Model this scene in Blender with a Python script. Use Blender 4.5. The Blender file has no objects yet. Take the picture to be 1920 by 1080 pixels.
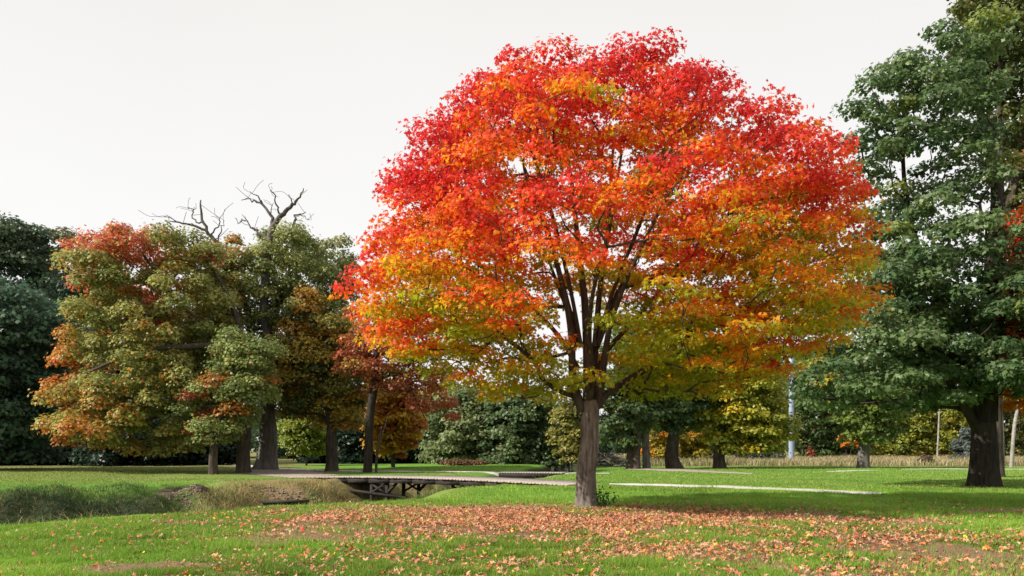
import bpy, math, random
import numpy as np
from mathutils import Vector

# ------------------------------------------------------------------ basics
F, H0, CY, CX = 1493.0, 1.35, 840.0, 960.0     # lens in reference pixels, eye height, horizon row, centre column
def at(px, py, d):
    return np.array([(px - CX) * d / F, d, H0 - (py - CY) * d / F])
scene = bpy.context.scene
COL = scene.collection
RNG = np.random.default_rng(7)

def lerp(a, b, t): return a + (b - a) * t
def sstep(a, b, x):
    t = np.clip((x - a) / (b - a), 0, 1)
    return t * t * (3 - 2 * t)
def unit(v):
    return v / np.maximum(np.linalg.norm(v, axis=-1, keepdims=True), 1e-9)
def _hash(ix, iy, iz, seed):
    h = (ix * 374761393 + iy * 668265263 + iz * 2147483647 + seed * 144665) & 0xffffffff
    h = ((h ^ (h >> 13)) * 1274126177) & 0xffffffff
    h = h ^ (h >> 16)
    return (h & 0xffff) / 65535.0
def vnoise(p, seed=0):
    p = np.asarray(p, float)
    if p.shape[-1] == 2: p = np.concatenate([p, np.zeros(p.shape[:-1] + (1,))], -1)
    i = np.floor(p).astype(np.int64); f = p - i; f = f * f * (3 - 2 * f)
    r = 0
    for dx in (0, 1):
        for dy in (0, 1):
            for dz in (0, 1):
                w = (f[..., 0] if dx else 1 - f[..., 0]) * (f[..., 1] if dy else 1 - f[..., 1]) * (f[..., 2] if dz else 1 - f[..., 2])
                r = r + w * _hash(i[..., 0] + dx, i[..., 1] + dy, i[..., 2] + dz, seed)
    return r
def fbm(p, seed=0, o=3):
    p = np.asarray(p, float); r = 0; a = .5; s = 0
    for k in range(o):
        r = r + a * vnoise(p * 2 ** k, seed + k); s += a; a *= .5
    return r / s

# ------------------------------------------------------------------ materials
def new_mat(name):
    m = bpy.data.materials.new(name); m.use_nodes = True
    nt = m.node_tree; nt.nodes.clear()
    out = nt.nodes.new('ShaderNodeOutputMaterial')
    return m, nt, out
def link(nt, a, b): nt.links.new(a, b)
def noise_node(nt, scale, detail=4, rough=.6, vec=None):
    n = nt.nodes.new('ShaderNodeTexNoise'); n.inputs['Scale'].default_value = scale
    n.inputs['Detail'].default_value = detail; n.inputs['Roughness'].default_value = rough
    if vec is not None: link(nt, vec, n.inputs['Vector'])
    return n
def ramp_node(nt, fac, stops):
    r = nt.nodes.new('ShaderNodeValToRGB')
    el = r.color_ramp.elements
    while len(el) > 1: el.remove(el[-1])
    el[0].position = stops[0][0]; el[0].color = (*stops[0][1], 1)
    for p, c in stops[1:]:
        e = el.new(p); e.color = (*c, 1)
    link(nt, fac, r.inputs['Fac'])
    return r
def mix_rgb(nt, fac, a, b, mode='MIX'):
    m = nt.nodes.new('ShaderNodeMix'); m.data_type = 'RGBA'; m.blend_type = mode
    for sock, v in ((m.inputs['Factor'], fac), (m.inputs['A'], a), (m.inputs['B'], b)):
        pass
    def setv(i, v):
        if hasattr(v, 'is_linked'): link(nt, v, m.inputs[i])
        elif isinstance(v, (int, float)): m.inputs[i].default_value = v
        else: m.inputs[i].default_value = (*v, 1)
    setv(0, fac); setv(6, a); setv(7, b)
    return m.outputs[2]

def leaf_material(name, trans=.4, rough=.5, spec=.35):
    m, nt, out = new_mat(name)
    at_ = nt.nodes.new('ShaderNodeAttribute'); at_.attribute_name = 'Col'
    p = nt.nodes.new('ShaderNodeBsdfPrincipled')
    p.inputs['Roughness'].default_value = rough
    p.inputs['Specular IOR Level'].default_value = spec
    link(nt, at_.outputs['Color'], p.inputs['Base Color'])
    t = nt.nodes.new('ShaderNodeBsdfTranslucent')
    link(nt, at_.outputs['Color'], t.inputs['Color'])
    mx = nt.nodes.new('ShaderNodeMixShader'); mx.inputs[0].default_value = trans
    link(nt, p.outputs[0], mx.inputs[1]); link(nt, t.outputs[0], mx.inputs[2])
    link(nt, mx.outputs[0], out.inputs['Surface'])
    return m

def bark_material(name, dark, light, scale=6.0, bump=.6, zs=.18):
    m, nt, out = new_mat(name)
    tc = nt.nodes.new('ShaderNodeTexCoord')
    mp = nt.nodes.new('ShaderNodeMapping'); mp.inputs['Scale'].default_value = (1, 1, zs)
    link(nt, tc.outputs['Object'], mp.inputs['Vector'])
    n1 = noise_node(nt, scale * 3, 6, .7, mp.outputs[0])
    n2 = noise_node(nt, scale * .35, 3, .6, tc.outputs['Object'])
    r = ramp_node(nt, n1.outputs['Fac'], [(.32, dark), (.52, tuple(lerp(np.array(dark), np.array(light), .55))), (.72, light)])
    c = mix_rgb(nt, .55, r.outputs[0], ramp_node(nt, n2.outputs['Fac'], [(.3, (.55, .52, .5)), (.7, (1.25, 1.2, 1.15))]).outputs[0], 'MULTIPLY')
    p = nt.nodes.new('ShaderNodeBsdfPrincipled'); p.inputs['Roughness'].default_value = .9
    p.inputs['Specular IOR Level'].default_value = .15
    link(nt, c, p.inputs['Base Color'])
    b = nt.nodes.new('ShaderNodeBump'); b.inputs['Strength'].default_value = bump; b.inputs['Distance'].default_value = .04
    link(nt, n1.outputs['Fac'], b.inputs['Height']); link(nt, b.outputs[0], p.inputs['Normal'])
    link(nt, p.outputs[0], out.inputs['Surface'])
    return m

def plain_material(name, dark, light, scale=4.0, rough=.8, bump=.3, stretch=(1, 1, 1), spec=.3, dist=.02):
    m, nt, out = new_mat(name)
    tc = nt.nodes.new('ShaderNodeTexCoord')
    mp = nt.nodes.new('ShaderNodeMapping'); mp.inputs['Scale'].default_value = stretch
    link(nt, tc.outputs['Object'], mp.inputs['Vector'])
    n1 = noise_node(nt, scale, 7, .65, mp.outputs[0])
    r = ramp_node(nt, n1.outputs['Fac'], [(.3, dark), (.7, light)])
    p = nt.nodes.new('ShaderNodeBsdfPrincipled'); p.inputs['Roughness'].default_value = rough
    p.inputs['Specular IOR Level'].default_value = spec
    link(nt, r.outputs[0], p.inputs['Base Color'])
    b = nt.nodes.new('ShaderNodeBump'); b.inputs['Strength'].default_value = bump; b.inputs['Distance'].default_value = dist
    link(nt, n1.outputs['Fac'], b.inputs['Height']); link(nt, b.outputs[0], p.inputs['Normal'])
    link(nt, p.outputs[0], out.inputs['Surface'])
    return m

M_LEAF = leaf_material('leaf_glossy', .48, .45, .4)
M_MAPLE = leaf_material('maple_leaf', .6, .5, .3)
M_FALLEN = leaf_material('fallen_leaf', .12, .6, .3)
M_GRASS = leaf_material('grass_blade', .35, .55, .2)
M_BARK_MAPLE = bark_material('maple_bark', (.055, .044, .037), (.29, .25, .225), 5, .9)
M_BARK_DARK = bark_material('dark_bark', (.028, .022, .018), (.11, .088, .072), 3, .8)
M_BARK_SHADE_BLACK = bark_material('shade_black_bark', (.014, .011, .010), (.060, .048, .040), 3, .8)  # darkest bark; on the big right trunk it holds the crown's shade
M_BARK_GREY = bark_material('grey_bark', (.06, .055, .05), (.22, .2, .19), 3, .8)
M_BARK_PALE = bark_material('pale_bark', (.14, .13, .12), (.42, .40, .37), 3, .4, .8)
M_DEAD = bark_material('dead_wood', (.04, .036, .034), (.15, .135, .125), 3, .6)

# ------------------------------------------------------------------ mesh building
def make_mesh(name, V, tris=None, quads=None, mat=None, parent=None, col=None, smooth=False, polys=None):
    V = np.asarray(V, np.float32)
    me = bpy.data.meshes.new(name)
    me.vertices.add(len(V)); me.vertices.foreach_set('co', V.ravel())
    loops, starts, totals, s = [], [], [], 0
    for arr, k in ((tris, 3), (quads, 4)):
        if arr is not None and len(arr):
            arr = np.asarray(arr, np.int32).reshape(-1, k)
            loops.append(arr.ravel()); starts.append(s + np.arange(len(arr)) * k)
            totals.append(np.full(len(arr), k)); s += arr.size
    for poly in polys or ():
        loops.append(np.array(poly)); starts.append(np.array([s])); totals.append(np.array([len(poly)])); s += len(poly)
    loops = np.concatenate(loops).astype(np.int32); starts = np.concatenate(starts).astype(np.int32); totals = np.concatenate(totals).astype(np.int32)
    me.loops.add(len(loops)); me.loops.foreach_set('vertex_index', loops)
    me.polygons.add(len(starts)); me.polygons.foreach_set('loop_start', starts); me.polygons.foreach_set('loop_total', totals)
    me.update(calc_edges=True)
    if smooth: me.polygons.foreach_set('use_smooth', np.ones(len(starts), bool))
    if col is not None:
        a = me.color_attributes.new('Col', 'FLOAT_COLOR', 'POINT')
        c4 = np.ones((len(V), 4), np.float32); c4[:, :3] = col
        a.data.foreach_set('color', c4.ravel())
    me.validate(clean_customdata=False)
    if mat: me.materials.append(mat)
    o = bpy.data.objects.new(name, me); COL.objects.link(o)
    if parent: o.parent = parent
    return o
def thing(name, label, cat, loc=(0, 0, 0), group=None):
    o = bpy.data.objects.new(name, None); COL.objects.link(o)
    o.empty_display_size = .3; o.location = tuple(float(v) for v in loc)
    o['label'] = label; o['category'] = cat
    if group: o['group'] = group
    return o
def tag(o, label=None, cat=None, group=None, kind=None):
    if label: o['label'] = label
    if cat: o['category'] = cat
    if group: o['group'] = group
    if kind: o['kind'] = kind
    return o

class MB:
    """collects boxes, bars and tubes into one mesh"""
    def __init__(s): s.V = []; s.Q = []; s.T = []; s.n = 0
    def add(s, V, Q=None, T=None):
        V = np.asarray(V, float)
        if Q is not None and len(Q): s.Q.append(np.asarray(Q).reshape(-1, 4) + s.n)
        if T is not None and len(T): s.T.append(np.asarray(T).reshape(-1, 3) + s.n)
        s.V.append(V); s.n += len(V)
    def bar(s, a, b, w, h, up=(0, 0, 1)):
        a = np.array(a, float); b = np.array(b, float); d = unit(b - a); up = np.array(up, float)
        r = unit(np.cross(d, up)); u = np.cross(r, d)
        V = [p + r * sx * w / 2 + u * sz * h / 2 for p in (a, b) for sx, sz in ((-1, -1), (1, -1), (1, 1), (-1, 1))]
        s.add(V, [[0, 1, 2, 3], [4, 7, 6, 5], [0, 4, 5, 1], [1, 5, 6, 2], [2, 6, 7, 3], [3, 7, 4, 0]])
    def tube(s, P, R, sides=6, cap=True):
        V, Q, T = tube(P, R, sides, cap); s.add(V, Q, T)
    def build(s, name, mat, parent=None, smooth=False, off=None):
        V = np.concatenate(s.V)
        if off is not None: V = V - np.asarray(off)
        return make_mesh(name, V, np.concatenate(s.T) if s.T else None, np.concatenate(s.Q) if s.Q else None, mat, parent, smooth=smooth)

def tube(P, R, sides=6, cap=True, mod=None):
    P = np.asarray(P, float); R = np.asarray(R, float); n = len(P)
    T = np.zeros_like(P); T[1:-1] = P[2:] - P[:-2]; T[0] = P[1] - P[0]; T[-1] = P[-1] - P[-2]; T = unit(T)
    ref = np.array([1, 0, 0.]) if abs(T[0][0]) < .9 else np.array([0, 1, 0.])
    u = unit(np.cross(ref, T[0])) if True else ref
    th = np.arange(sides) / sides * 2 * math.pi
    V = []
    for i in range(n):
        u = unit(u - T[i] * np.dot(u, T[i])); v = np.cross(T[i], u)
        rr = R[i] if mod is None else R[i] * mod(i, th)
        V.append(P[i] + (np.cos(th) * rr)[:, None] * u + (np.sin(th) * rr)[:, None] * v)
    V = np.concatenate(V)
    i = np.arange(n - 1)[:, None] * sides; j = np.arange(sides)[None]
    k = (j + 1) % sides
    Q = np.stack([i + j, i + k, i + sides + k, i + sides + j], -1).reshape(-1, 4)
    Tt = []
    if cap:
        c = len(V); V = np.concatenate([V, P[-1:] + T[-1] * R[-1] * .4])
        Tt = [[(n - 1) * sides + a, (n - 1) * sides + (a + 1) % sides, c] for a in range(sides)]
    return V, Q, np.array(Tt, int).reshape(-1, 3)

def spline(P, per=6):
    P = np.asarray(P, float)
    if len(P) < 3: return np.array([lerp(P[0], P[-1], t) for t in np.linspace(0, 1, per + 1)])
    Q = np.concatenate([[2 * P[0] - P[1]], P, [2 * P[-1] - P[-2]]]); out = []
    for i in range(1, len(Q) - 2):
        p0, p1, p2, p3 = Q[i - 1:i + 3]
        for t in np.arange(per) / per:
            out.append(.5 * (2 * p1 + (p2 - p0) * t + (2 * p0 - 5 * p1 + 4 * p2 - p3) * t ** 2 + (3 * p1 - p0 - 3 * p2 + p3) * t ** 3))
    out.append(P[-1]); return np.array(out)

# leaf outlines: a five-lobed maple leaf and a folded simple leaf
def star_leaf():
    ang = [-90, -62, -20, 8, 32, 62, 90, 118, 148, 172, 200, 242]
    rad = [.10, .34, .52, .27, .60, .30, .66, .30, .60, .27, .52, .34]
    V = [[0, 0, 0]]
    for a, r in zip(ang, rad):
        V.append([r * math.cos(math.radians(a)), r * math.sin(math.radians(a)), -.35 * r * r])
    n = len(ang)
    return np.array(V), np.array([[0, 1 + i, 1 + (i + 1) % n] for i in range(n)])
def lobed_leaf():
    V = np.array([[0, -.5, 0], [.2, -.3, .03], [.42, .05, -.04], [.17, .12, .03], [0, .56, -.05], [-.17, .12, .03], [-.42, .05, -.04], [-.2, -.3, .03]])
    return V, np.array([[0, 1, 7], [1, 2, 3], [1, 3, 7], [3, 5, 7], [5, 6, 7], [3, 4, 5]])
def simple_leaf():
    V = np.array([[0, -.5, 0], [.32, 0, .1], [0, .5, 0], [-.32, 0, .1]])
    return V, np.array([[0, 1, 2], [0, 2, 3]])
TPL = {'star': star_leaf(), 'lobed': lobed_leaf(), 'simple': simple_leaf()}

def leaf_arrays(pos, nrm, size, col, tpl, rng, axis=None):
    tv, tf = TPL[tpl]; N, K = len(pos), len(tv)
    nrm = unit(nrm)
    ref = rng.normal(size=(N, 3)) if axis is None else axis
    t = unit(np.cross(nrm, ref)); b = np.cross(nrm, t)
    V = pos[:, None] + size[:, None, None] * (tv[None, :, 0:1] * t[:, None] + tv[None, :, 1:2] * b[:, None] + tv[None, :, 2:3] * nrm[:, None])
    Fc = (tf[None] + (np.arange(N) * K)[:, None, None]).reshape(-1, 3)
    return V.reshape(-1, 3), Fc, np.repeat(col, K, axis=0)

# ------------------------------------------------------------------ tree growing
class Env:
    """crown outline: height -> left and right reach, with its own depth"""
    def __init__(s, rows, d, depth=.9, yoff=0., maxdepth=6., rag=.14, shift=0.):
        s.rag = rag; rows = [(r[0], r[1] + shift, r[2] + shift) for r in rows]
        rows = sorted(rows, key=lambda r: -r[0])
        half = max(r[2] - r[1] for r in rows) / 2 * d / F
        ds = d - .30 * min(half * depth, maxdepth)          # the outline is drawn by the nearer half of the crown
        s.z = np.array([at(0, r[0], ds)[2] for r in rows])
        mid = np.array([at((r[1] + r[2]) / 2, 0, d)[0] for r in rows]); hw = np.array([(r[2] - r[1]) / 2 * ds / F for r in rows])
        s.l = mid - hw; s.r = mid + hw
        s.d = d + yoff; s.depth = depth; s.maxd = maxdepth
        s.w = (s.r - s.l) / 2
    def at(s, z):
        l = np.interp(z, s.z, s.l); r = np.interp(z, s.z, s.r)
        return (l + r) / 2, (r - l) / 2
    def dep(s, w): return np.minimum(np.maximum(w, .12 * s.w.max()) * s.depth, s.maxd)
    def sample(s, n, rng, shell):
        zz = np.linspace(s.z[0], s.z[-1], 200); _, w = s.at(zz); pw = (w * s.dep(w) + 1e-3) * (1 + (7 if s.rag < .1 else 0) * np.clip((zz - s.z[0]) / (s.z[-1] - s.z[0]), 0, 1) ** 3); pw /= pw.sum()
        z = rng.choice(zz, n, p=pw) + rng.normal(size=n) * .05
        z = np.clip(z, s.z[0], s.z[-1])
        c, w = s.at(z); th = rng.uniform(0, 2 * math.pi, n); r = rng.uniform(0, 1, n) ** shell
        th = np.where(rng.random(n) < (.45 if s.rag < .1 else .3), np.where(rng.random(n) < .5, 0, math.pi) + rng.normal(size=n) * .35, th)
        q = np.stack([np.cos(th) * 1.3, np.sin(th) * 1.3, z * .55], 1) + s.d
        r0 = r; r = r * (1 + s.rag * 2.4 * (fbm(q * 1.3, 5, 2) - .5))
        return np.stack([c + w * r * np.cos(th), s.d + s.dep(w) * r * np.sin(th), z], 1), r0

def dart(P, dist):
    keep = []; K = np.zeros((0, 3))
    for i, p in enumerate(P):
        if len(keep) == 0 or ((P[keep] - p) ** 2 * np.array([1, 1, 1.6])).sum(1).min() > dist * dist: keep.append(i)
    return np.array(keep)

def grow(seeds, targets, rtip, step, rng, kplen=.3, power=.43, droop=.0):
    """seeds: list of (points, r0, r1, limb id); targets are joined to the nearest node at the least extra length"""
    N = sum(len(s[0]) for s in seeds) + len(targets) * 40
    pos = np.zeros((N, 3)); par = np.full(N, -1); pl = np.zeros(N); limb = np.zeros(N, int); rmin = np.zeros(N); ok = np.zeros(N, bool)
    n = 0; seedroots = []
    for pts, r0, r1, lid in seeds:
        pts = np.asarray(pts); seedroots.append(n)
        for i, p in enumerate(pts):
            pos[n] = p; par[n] = n - 1 if i else -1
            pl[n] = (pl[n - 1] + np.linalg.norm(p - pts[i - 1])) if i else 0
            limb[n] = lid; rmin[n] = lerp(r0, r1, i / max(1, len(pts) - 1)); ok[n] = i >= min(2, len(pts) - 1); n += 1
    tips = []
    origin = np.asarray(seeds[0][0][0])
    order = np.argsort(np.linalg.norm(targets - origin, axis=1))
    for k in order:
        t = targets[k]; P = pos[:n]
        dv = t - P; ds = np.linalg.norm(dv, axis=1)
        cost = ds + kplen * pl[:n] + np.where(ok[:n], 0, 1e3) + .8 * np.maximum(0, P[:, 2] - t[2]) * .6
        j = int(np.argmin(cost)); L = ds[j]
        m = max(2, int(L / step) + 1)
        q = par[j]; dr = unit(pos[j] - pos[q]) if q >= 0 else np.array([0, 0, 1.])
        ctrl = pos[j] + dr * L * .35 + np.array([0, 0, droop * L])
        prev = j
        for a in range(1, m + 1):
            u = a / m
            p = (1 - u) ** 2 * pos[j] + 2 * u * (1 - u) * ctrl + u * u * t
            if a < m: p = p + rng.normal(size=3) * step * .10
            pos[n] = p; par[n] = prev; pl[n] = pl[prev] + np.linalg.norm(p - pos[prev]); limb[n] = limb[j]; ok[n] = True; rmin[n] = rtip
            prev = n; n += 1
            if n >= N - 50: break
        tips.append(prev)
        if n >= N - 50: break
    cnt = np.zeros(n)
    for t in tips: cnt[t] += 1
    for i in range(n - 1, -1, -1):
        if par[i] >= 0: cnt[par[i]] += cnt[i]
    rad = np.maximum(rmin[:n], rtip * np.maximum(cnt, 1) ** power)
    for i in range(n):
        if par[i] >= 0: rad[i] = min(rad[i], rad[par[i]])
    for t in tips: rad[t] = rtip * .5
    kids = [[] for _ in range(n)]
    for i in range(n):
        if par[i] >= 0: kids[par[i]].append(i)
    chains = []
    stack = [(r, -1) for r in seedroots]
    while stack:
        s, p = stack.pop()
        ch = [p] if p >= 0 else []; cur = s
        while True:
            ch.append(cur)
            if not kids[cur]: break
            ks = sorted(kids[cur], key=lambda x: -cnt[x])
            for o_ in ks[1:]: stack.append((o_, cur))
            cur = ks[0]
        if len(ch) > 1:
            R = rad[ch].copy()
            if p >= 0: R[0] = min(R[0], R[1] * 1.25)
            chains.append((pos[ch].copy(), R, int(limb[s])))
    return chains, pos[:n]

def bole(path, radii, rng, flare=.5, flare_h=.5, sides=28, lobes=5, rough=.05, per=8):
    """a trunk with swelling roots and an uneven surface"""
    P = spline(path, per); t = np.linspace(0, 1, len(P)); R = np.interp(t, np.linspace(0, 1, len(radii)), radii)
    ph = rng.uniform(0, 6.28, 3); sd = int(rng.integers(1000)); z0 = P[0][2]
    def mod(i, th):
        h = max(0, P[i][2] - z0 + .12); f = flare * math.exp(-h / flare_h)
        lob = .55 + .3 * np.cos(lobes * th + ph[0]) + .25 * np.cos(3 * th + ph[1])
        q = np.stack([np.cos(th) * 2.2, np.sin(th) * 2.2, np.full_like(th, P[i][2] * 1.1)], -1)
        q2 = np.stack([np.cos(th) * 5.5, np.sin(th) * 5.5, np.full_like(th, P[i][2] * 1.6)], -1)
        return 1 + f * np.maximum(.1, lob) + rough * 2 * (vnoise(q, sd) - .5) + rough * 1.4 * (vnoise(q2, sd + 5) - .5)
    return tube(P, R, sides, True, mod)

def puffs_to_leaves(C, R, flat, n, size, rng, up=.5, tilt=.8, hollow=.55):
    k = len(C); per = rng.poisson(n * (R / R.mean()) ** 2)
    idx = np.repeat(np.arange(k), per); N = len(idx)
    d = unit(rng.normal(size=(N, 3))); d[:, 2] = np.where(d[:, 2] < -.3, -d[:, 2] * .6, d[:, 2]); d = unit(d)
    rr = rng.uniform(hollow ** 3, 1, N) ** (1 / 3) * (1 + .25 * rng.normal(size=N) * .5)
    lump = .75 + .5 * vnoise(d * 1.6 + C[idx] * .7, 31)
    off = d * (R[idx] * rr * lump)[:, None]; off[:, 2] *= flat
    pos = C[idx] + off
    nrm = unit(d * .9 + np.array([0, 0, up]) + rng.normal(size=(N, 3)) * tilt)
    return idx, pos, nrm, d, off[:, 2] / (R[idx] * flat)

def pal(cols, w, N, rng):
    cols = np.array(cols); w = np.array(w, float); w /= w.sum()
    return cols[rng.choice(len(cols), N, p=w)]
def vary(c, rng, v=.25, hue=.08):
    N = len(c)
    return np.clip(c * (1 + v * rng.normal(size=(N, 1)).clip(-2, 2) * .7) * (1 + hue * rng.normal(size=(N, 3))), .004, .9)

# ------------------------------------------------------------------ ground
LINE = np.array([[-34, 9.5], [-24, 14.6], [-14.5, 21.0], [-8.2, 26.6], [-5.2, 31.6], [-2.6, 36.5], [0, 41.0], [1.4, 45.], [3, 55], [6, 72], [9, 100]])
LHW = np.array([10.5, 10.5, 9.6, 7.5, 5.2, 4.2, 2.8, 2.2, 2.4, 2.6, 2.6])
LDP = np.array([1.6, 1.6, 1.55, 1.4, 1.2, 1.0, .85, .75, .7, .7, .7])
def channel(x, y):
    best = np.full(np.shape(x), 1e9); hw = np.ones(np.shape(x)); dp = np.zeros(np.shape(x)); side = np.zeros(np.shape(x))
    for i in range(len(LINE) - 1):
        a, b = LINE[i], LINE[i + 1]; ab = b - a
        t = np.clip(((x - a[0]) * ab[0] + (y - a[1]) * ab[1]) / (ab @ ab), 0, 1)
        qx, qy = x - a[0] - ab[0] * t, y - a[1] - ab[1] * t
        dd = np.hypot(qx, qy); m = dd < best
        best = np.where(m, dd, best); hw = np.where(m, lerp(LHW[i], LHW[i + 1], t), hw); dp = np.where(m, lerp(LDP[i], LDP[i + 1], t), dp)
        side = np.where(m, np.sign(ab[0] * qy - ab[1] * qx), side)
    return best / hw, dp, side              # side +1: the far bank
SCAR = np.array([-12.5, 31.3])
def terrain(x, y):
    x = np.asarray(x, float); y = np.asarray(y, float); p = np.stack([x, y], -1)
    t, dp, side = channel(x, y)
    wob = .12 * (fbm(p * .45, 3) - .5) * 2
    tt = t + wob * sstep(1.3, .8, t)
    z = -dp * (1 - np.where(side > 0, .12 * sstep(.8, 1.05, tt) + .88 * sstep(.34, .80, tt), sstep(.30, 1., tt)))
    z = z + .75 * (fbm(p * 1.0, 15, 2) - .5) * sstep(.95, .7, t) * (side > 0) * (x < -3)
    z = z + .16 * (fbm(p * .09, 11) - .5) + .05 * (fbm(p * .6, 12) - .5) * sstep(3, 9, y) + .028 * (fbm(p * 2.2, 14, 2) - .5)
    z = z + .10 * np.exp(-(((x + 1.0) / 4) ** 2 + ((y - 25.5) / 2.0) ** 2))
    z = z + .05 * np.exp(-(((x - 1.64) / 1.6) ** 2 + ((y - 17.5) / 1.6) ** 2))
    z = z - .5 * np.exp(-(((x - SCAR[0]) / .75) ** 2 + ((y - SCAR[1]) / 1.0) ** 2))
    z = z + .10 * np.exp(-(((x - SCAR[0]) / .9) ** 2 + ((y - SCAR[1] - 1.5) / .6) ** 2))
    return z + .0
xs = np.unique(np.concatenate([np.linspace(-420, -40, 30), np.linspace(-40, -20, 50), np.linspace(-20, 20, 190), np.linspace(20, 48, 60), np.linspace(48, 420, 30)]))
ys = np.unique(np.concatenate([np.linspace(-30, 4, 12), np.linspace(4, 38, 180), np.linspace(38, 95, 110), np.linspace(95, 700, 30)]))
GX, GY = np.meshgrid(xs, ys); GZ = terrain(GX, GY)
def ground(x, y):
    x = np.asarray(x, float); y = np.asarray(y, float)
    i = np.clip(np.searchsorted(xs, x) - 1, 0, len(xs) - 2); j = np.clip(np.searchsorted(ys, y) - 1, 0, len(ys) - 2)
    u = (x - xs[i]) / (xs[i + 1] - xs[i]); v = (y - ys[j]) / (ys[j + 1] - ys[j])
    return (GZ[j, i] * (1 - u) + GZ[j, i + 1] * u) * (1 - v) + (GZ[j + 1, i] * (1 - u) + GZ[j + 1, i + 1] * u) * v
def soil_mask(x, y):
    """bare earth: worn patches in front of the maple, the eroded bank and below the right trees; under the left trees brown painted for shade"""
    p = np.stack([x, y], -1)
    n = fbm(p * np.array([.55, .9]), 21, 3)
    litter = np.exp(-(((x - .6) / 4.2) ** 2 + ((y - 15.2) / 2.6) ** 2))
    front = np.exp(-(((x - 1.6) / 4.5) ** 2 + ((y - 9.6) / 1.7) ** 2))
    m = sstep(.52, .66, n + .20 * litter + .13 * front - .10 * sstep(-1.5, -5, x)) * sstep(19.5, 17, y)
    scar = np.exp(-(((x - SCAR[0]) / 1.0) ** 2 + ((y - SCAR[1]) / 1.2) ** 2))
    scar2 = np.exp(-(((x + 9.1) / 1.0) ** 2 + ((y - 32.2) / .8) ** 2))
    under = sstep(44, 52, y) * sstep(-14.5, -17, x) * sstep(.25, .5, n + sstep(48, 56, y) * .3) * .55  # litter brown put under the left trees, standing in for their shade
    right = sstep(50, 56, y) * sstep(8, 12, x) * sstep(.35, .6, n) * .6 * sstep(62, 58, y)
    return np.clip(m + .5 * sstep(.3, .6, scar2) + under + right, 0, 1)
m, nt, out = new_mat('lawn_and_soil')
geo = nt.nodes.new('ShaderNodeNewGeometry'); atr = nt.nodes.new('ShaderNodeAttribute'); atr.attribute_name = 'Col'
sep = nt.nodes.new('ShaderNodeSeparateColor'); link(nt, atr.outputs['Color'], sep.inputs[0])
n1 = noise_node(nt, .35, 5, .6, geo.outputs['Position']); n2 = noise_node(nt, 9, 8, .7, geo.outputs['Position']); n3 = noise_node(nt, 45, 4, .7, geo.outputs['Position'])
g1 = ramp_node(nt, n1.outputs['Fac'], [(.3, (.09, .19, .025)), (.5, (.12, .245, .030)), (.7, (.165, .27, .045))])
g2 = mix_rgb(nt, .75, g1.outputs[0], ramp_node(nt, n2.outputs['Fac'], [(.3, (.55, .6, .5)), (.7, (1.3, 1.25, 1.3))]).outputs[0], 'MULTIPLY')
s1 = ramp_node(nt, n3.outputs['Fac'], [(.3, (.10, .060, .040)), (.55, (.24, .145, .095)), (.75, (.36, .24, .17))])
s2 = mix_rgb(nt, .6, s1.outputs[0], ramp_node(nt, n2.outputs['Fac'], [(.3, (.6, .6, .6)), (.7, (1.25, 1.2, 1.15))]).outputs[0], 'MULTIPLY')
st = ramp_node(nt, n2.outputs['Fac'], [(.3, (.10, .085, .03)), (.7, (.30, .24, .11))])
add = nt.nodes.new('ShaderNodeMath'); add.operation = 'MULTIPLY_ADD'; link(nt, n2.outputs['Fac'], add.inputs[0]); add.inputs[1].default_value = 1.3; add.inputs[2].default_value = -.65
a2 = nt.nodes.new('ShaderNodeMath'); a2.operation = 'ADD'; a2.use_clamp = True; link(nt, sep.outputs[0], a2.inputs[0]); link(nt, add.outputs[0], a2.inputs[1])
cs = ramp_node(nt, a2.outputs[0], [(.22, (0, 0, 0)), (.78, (1, 1, 1))])
c1 = mix_rgb(nt, sep.outputs[1], g2, st.outputs[0])
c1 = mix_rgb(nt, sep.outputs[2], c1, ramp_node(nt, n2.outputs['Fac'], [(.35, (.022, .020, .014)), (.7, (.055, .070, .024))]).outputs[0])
c2 = mix_rgb(nt, cs.outputs[0], c1, s2)
p = nt.nodes.new('ShaderNodeBsdfPrincipled'); p.inputs['Roughness'].default_value = .95; p.inputs['Specular IOR Level'].default_value = .1
link(nt, c2, p.inputs['Base Color'])
b = nt.nodes.new('ShaderNodeBump'); b.inputs['Strength'].default_value = .7; b.inputs['Distance'].default_value = .05
link(nt, n2.outputs['Fac'], b.inputs['Height']); link(nt, b.outputs[0], p.inputs['Normal']); link(nt, p.outputs[0], out.inputs['Surface'])
M_GROUND = m
ct, _, cside = channel(GX, GY)
def straw_mask(x, y):
    t, _, sd = channel(x, y)
    bank = sstep(1.15, .95, t) * sstep(.30, .5, t) * sstep(-13.5, -10, x) * sstep(44, 38, y) * np.where(sd > 0, 1, .35)
    back = sstep(59, 63, y) * sstep(9, 13, x)
    n = fbm(np.stack([x, y], -1) * .5, 41)
    worn = .45 * sstep(-8, -12, x) * sstep(30, 36, y) * sstep(60, 50, y)
    return np.clip((bank + back) * sstep(.3, .5, n + .1) + worn * (.5 + n), 0, 1)
gc = np.stack([soil_mask(GX, GY), straw_mask(GX, GY), np.maximum(sstep(.85, .6, ct) * (1 - .8 * straw_mask(GX, GY)), sstep(.35, .6, np.exp(-(((GX - SCAR[0]) / 1.15) ** 2 + ((GY - SCAR[1] + .2) / 1.5) ** 2)) + .5 * (fbm(np.stack([GX, GY], -1) * 1.5, 33) - .5)))], -1).reshape(-1, 3)  # third mask: ditch shade put into the ground colour; dark earth at the scar
nx_, ny_ = len(xs), len(ys)
ii = (np.arange(ny_ - 1)[:, None] * nx_ + np.arange(nx_ - 1)[None]).ravel()
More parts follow.
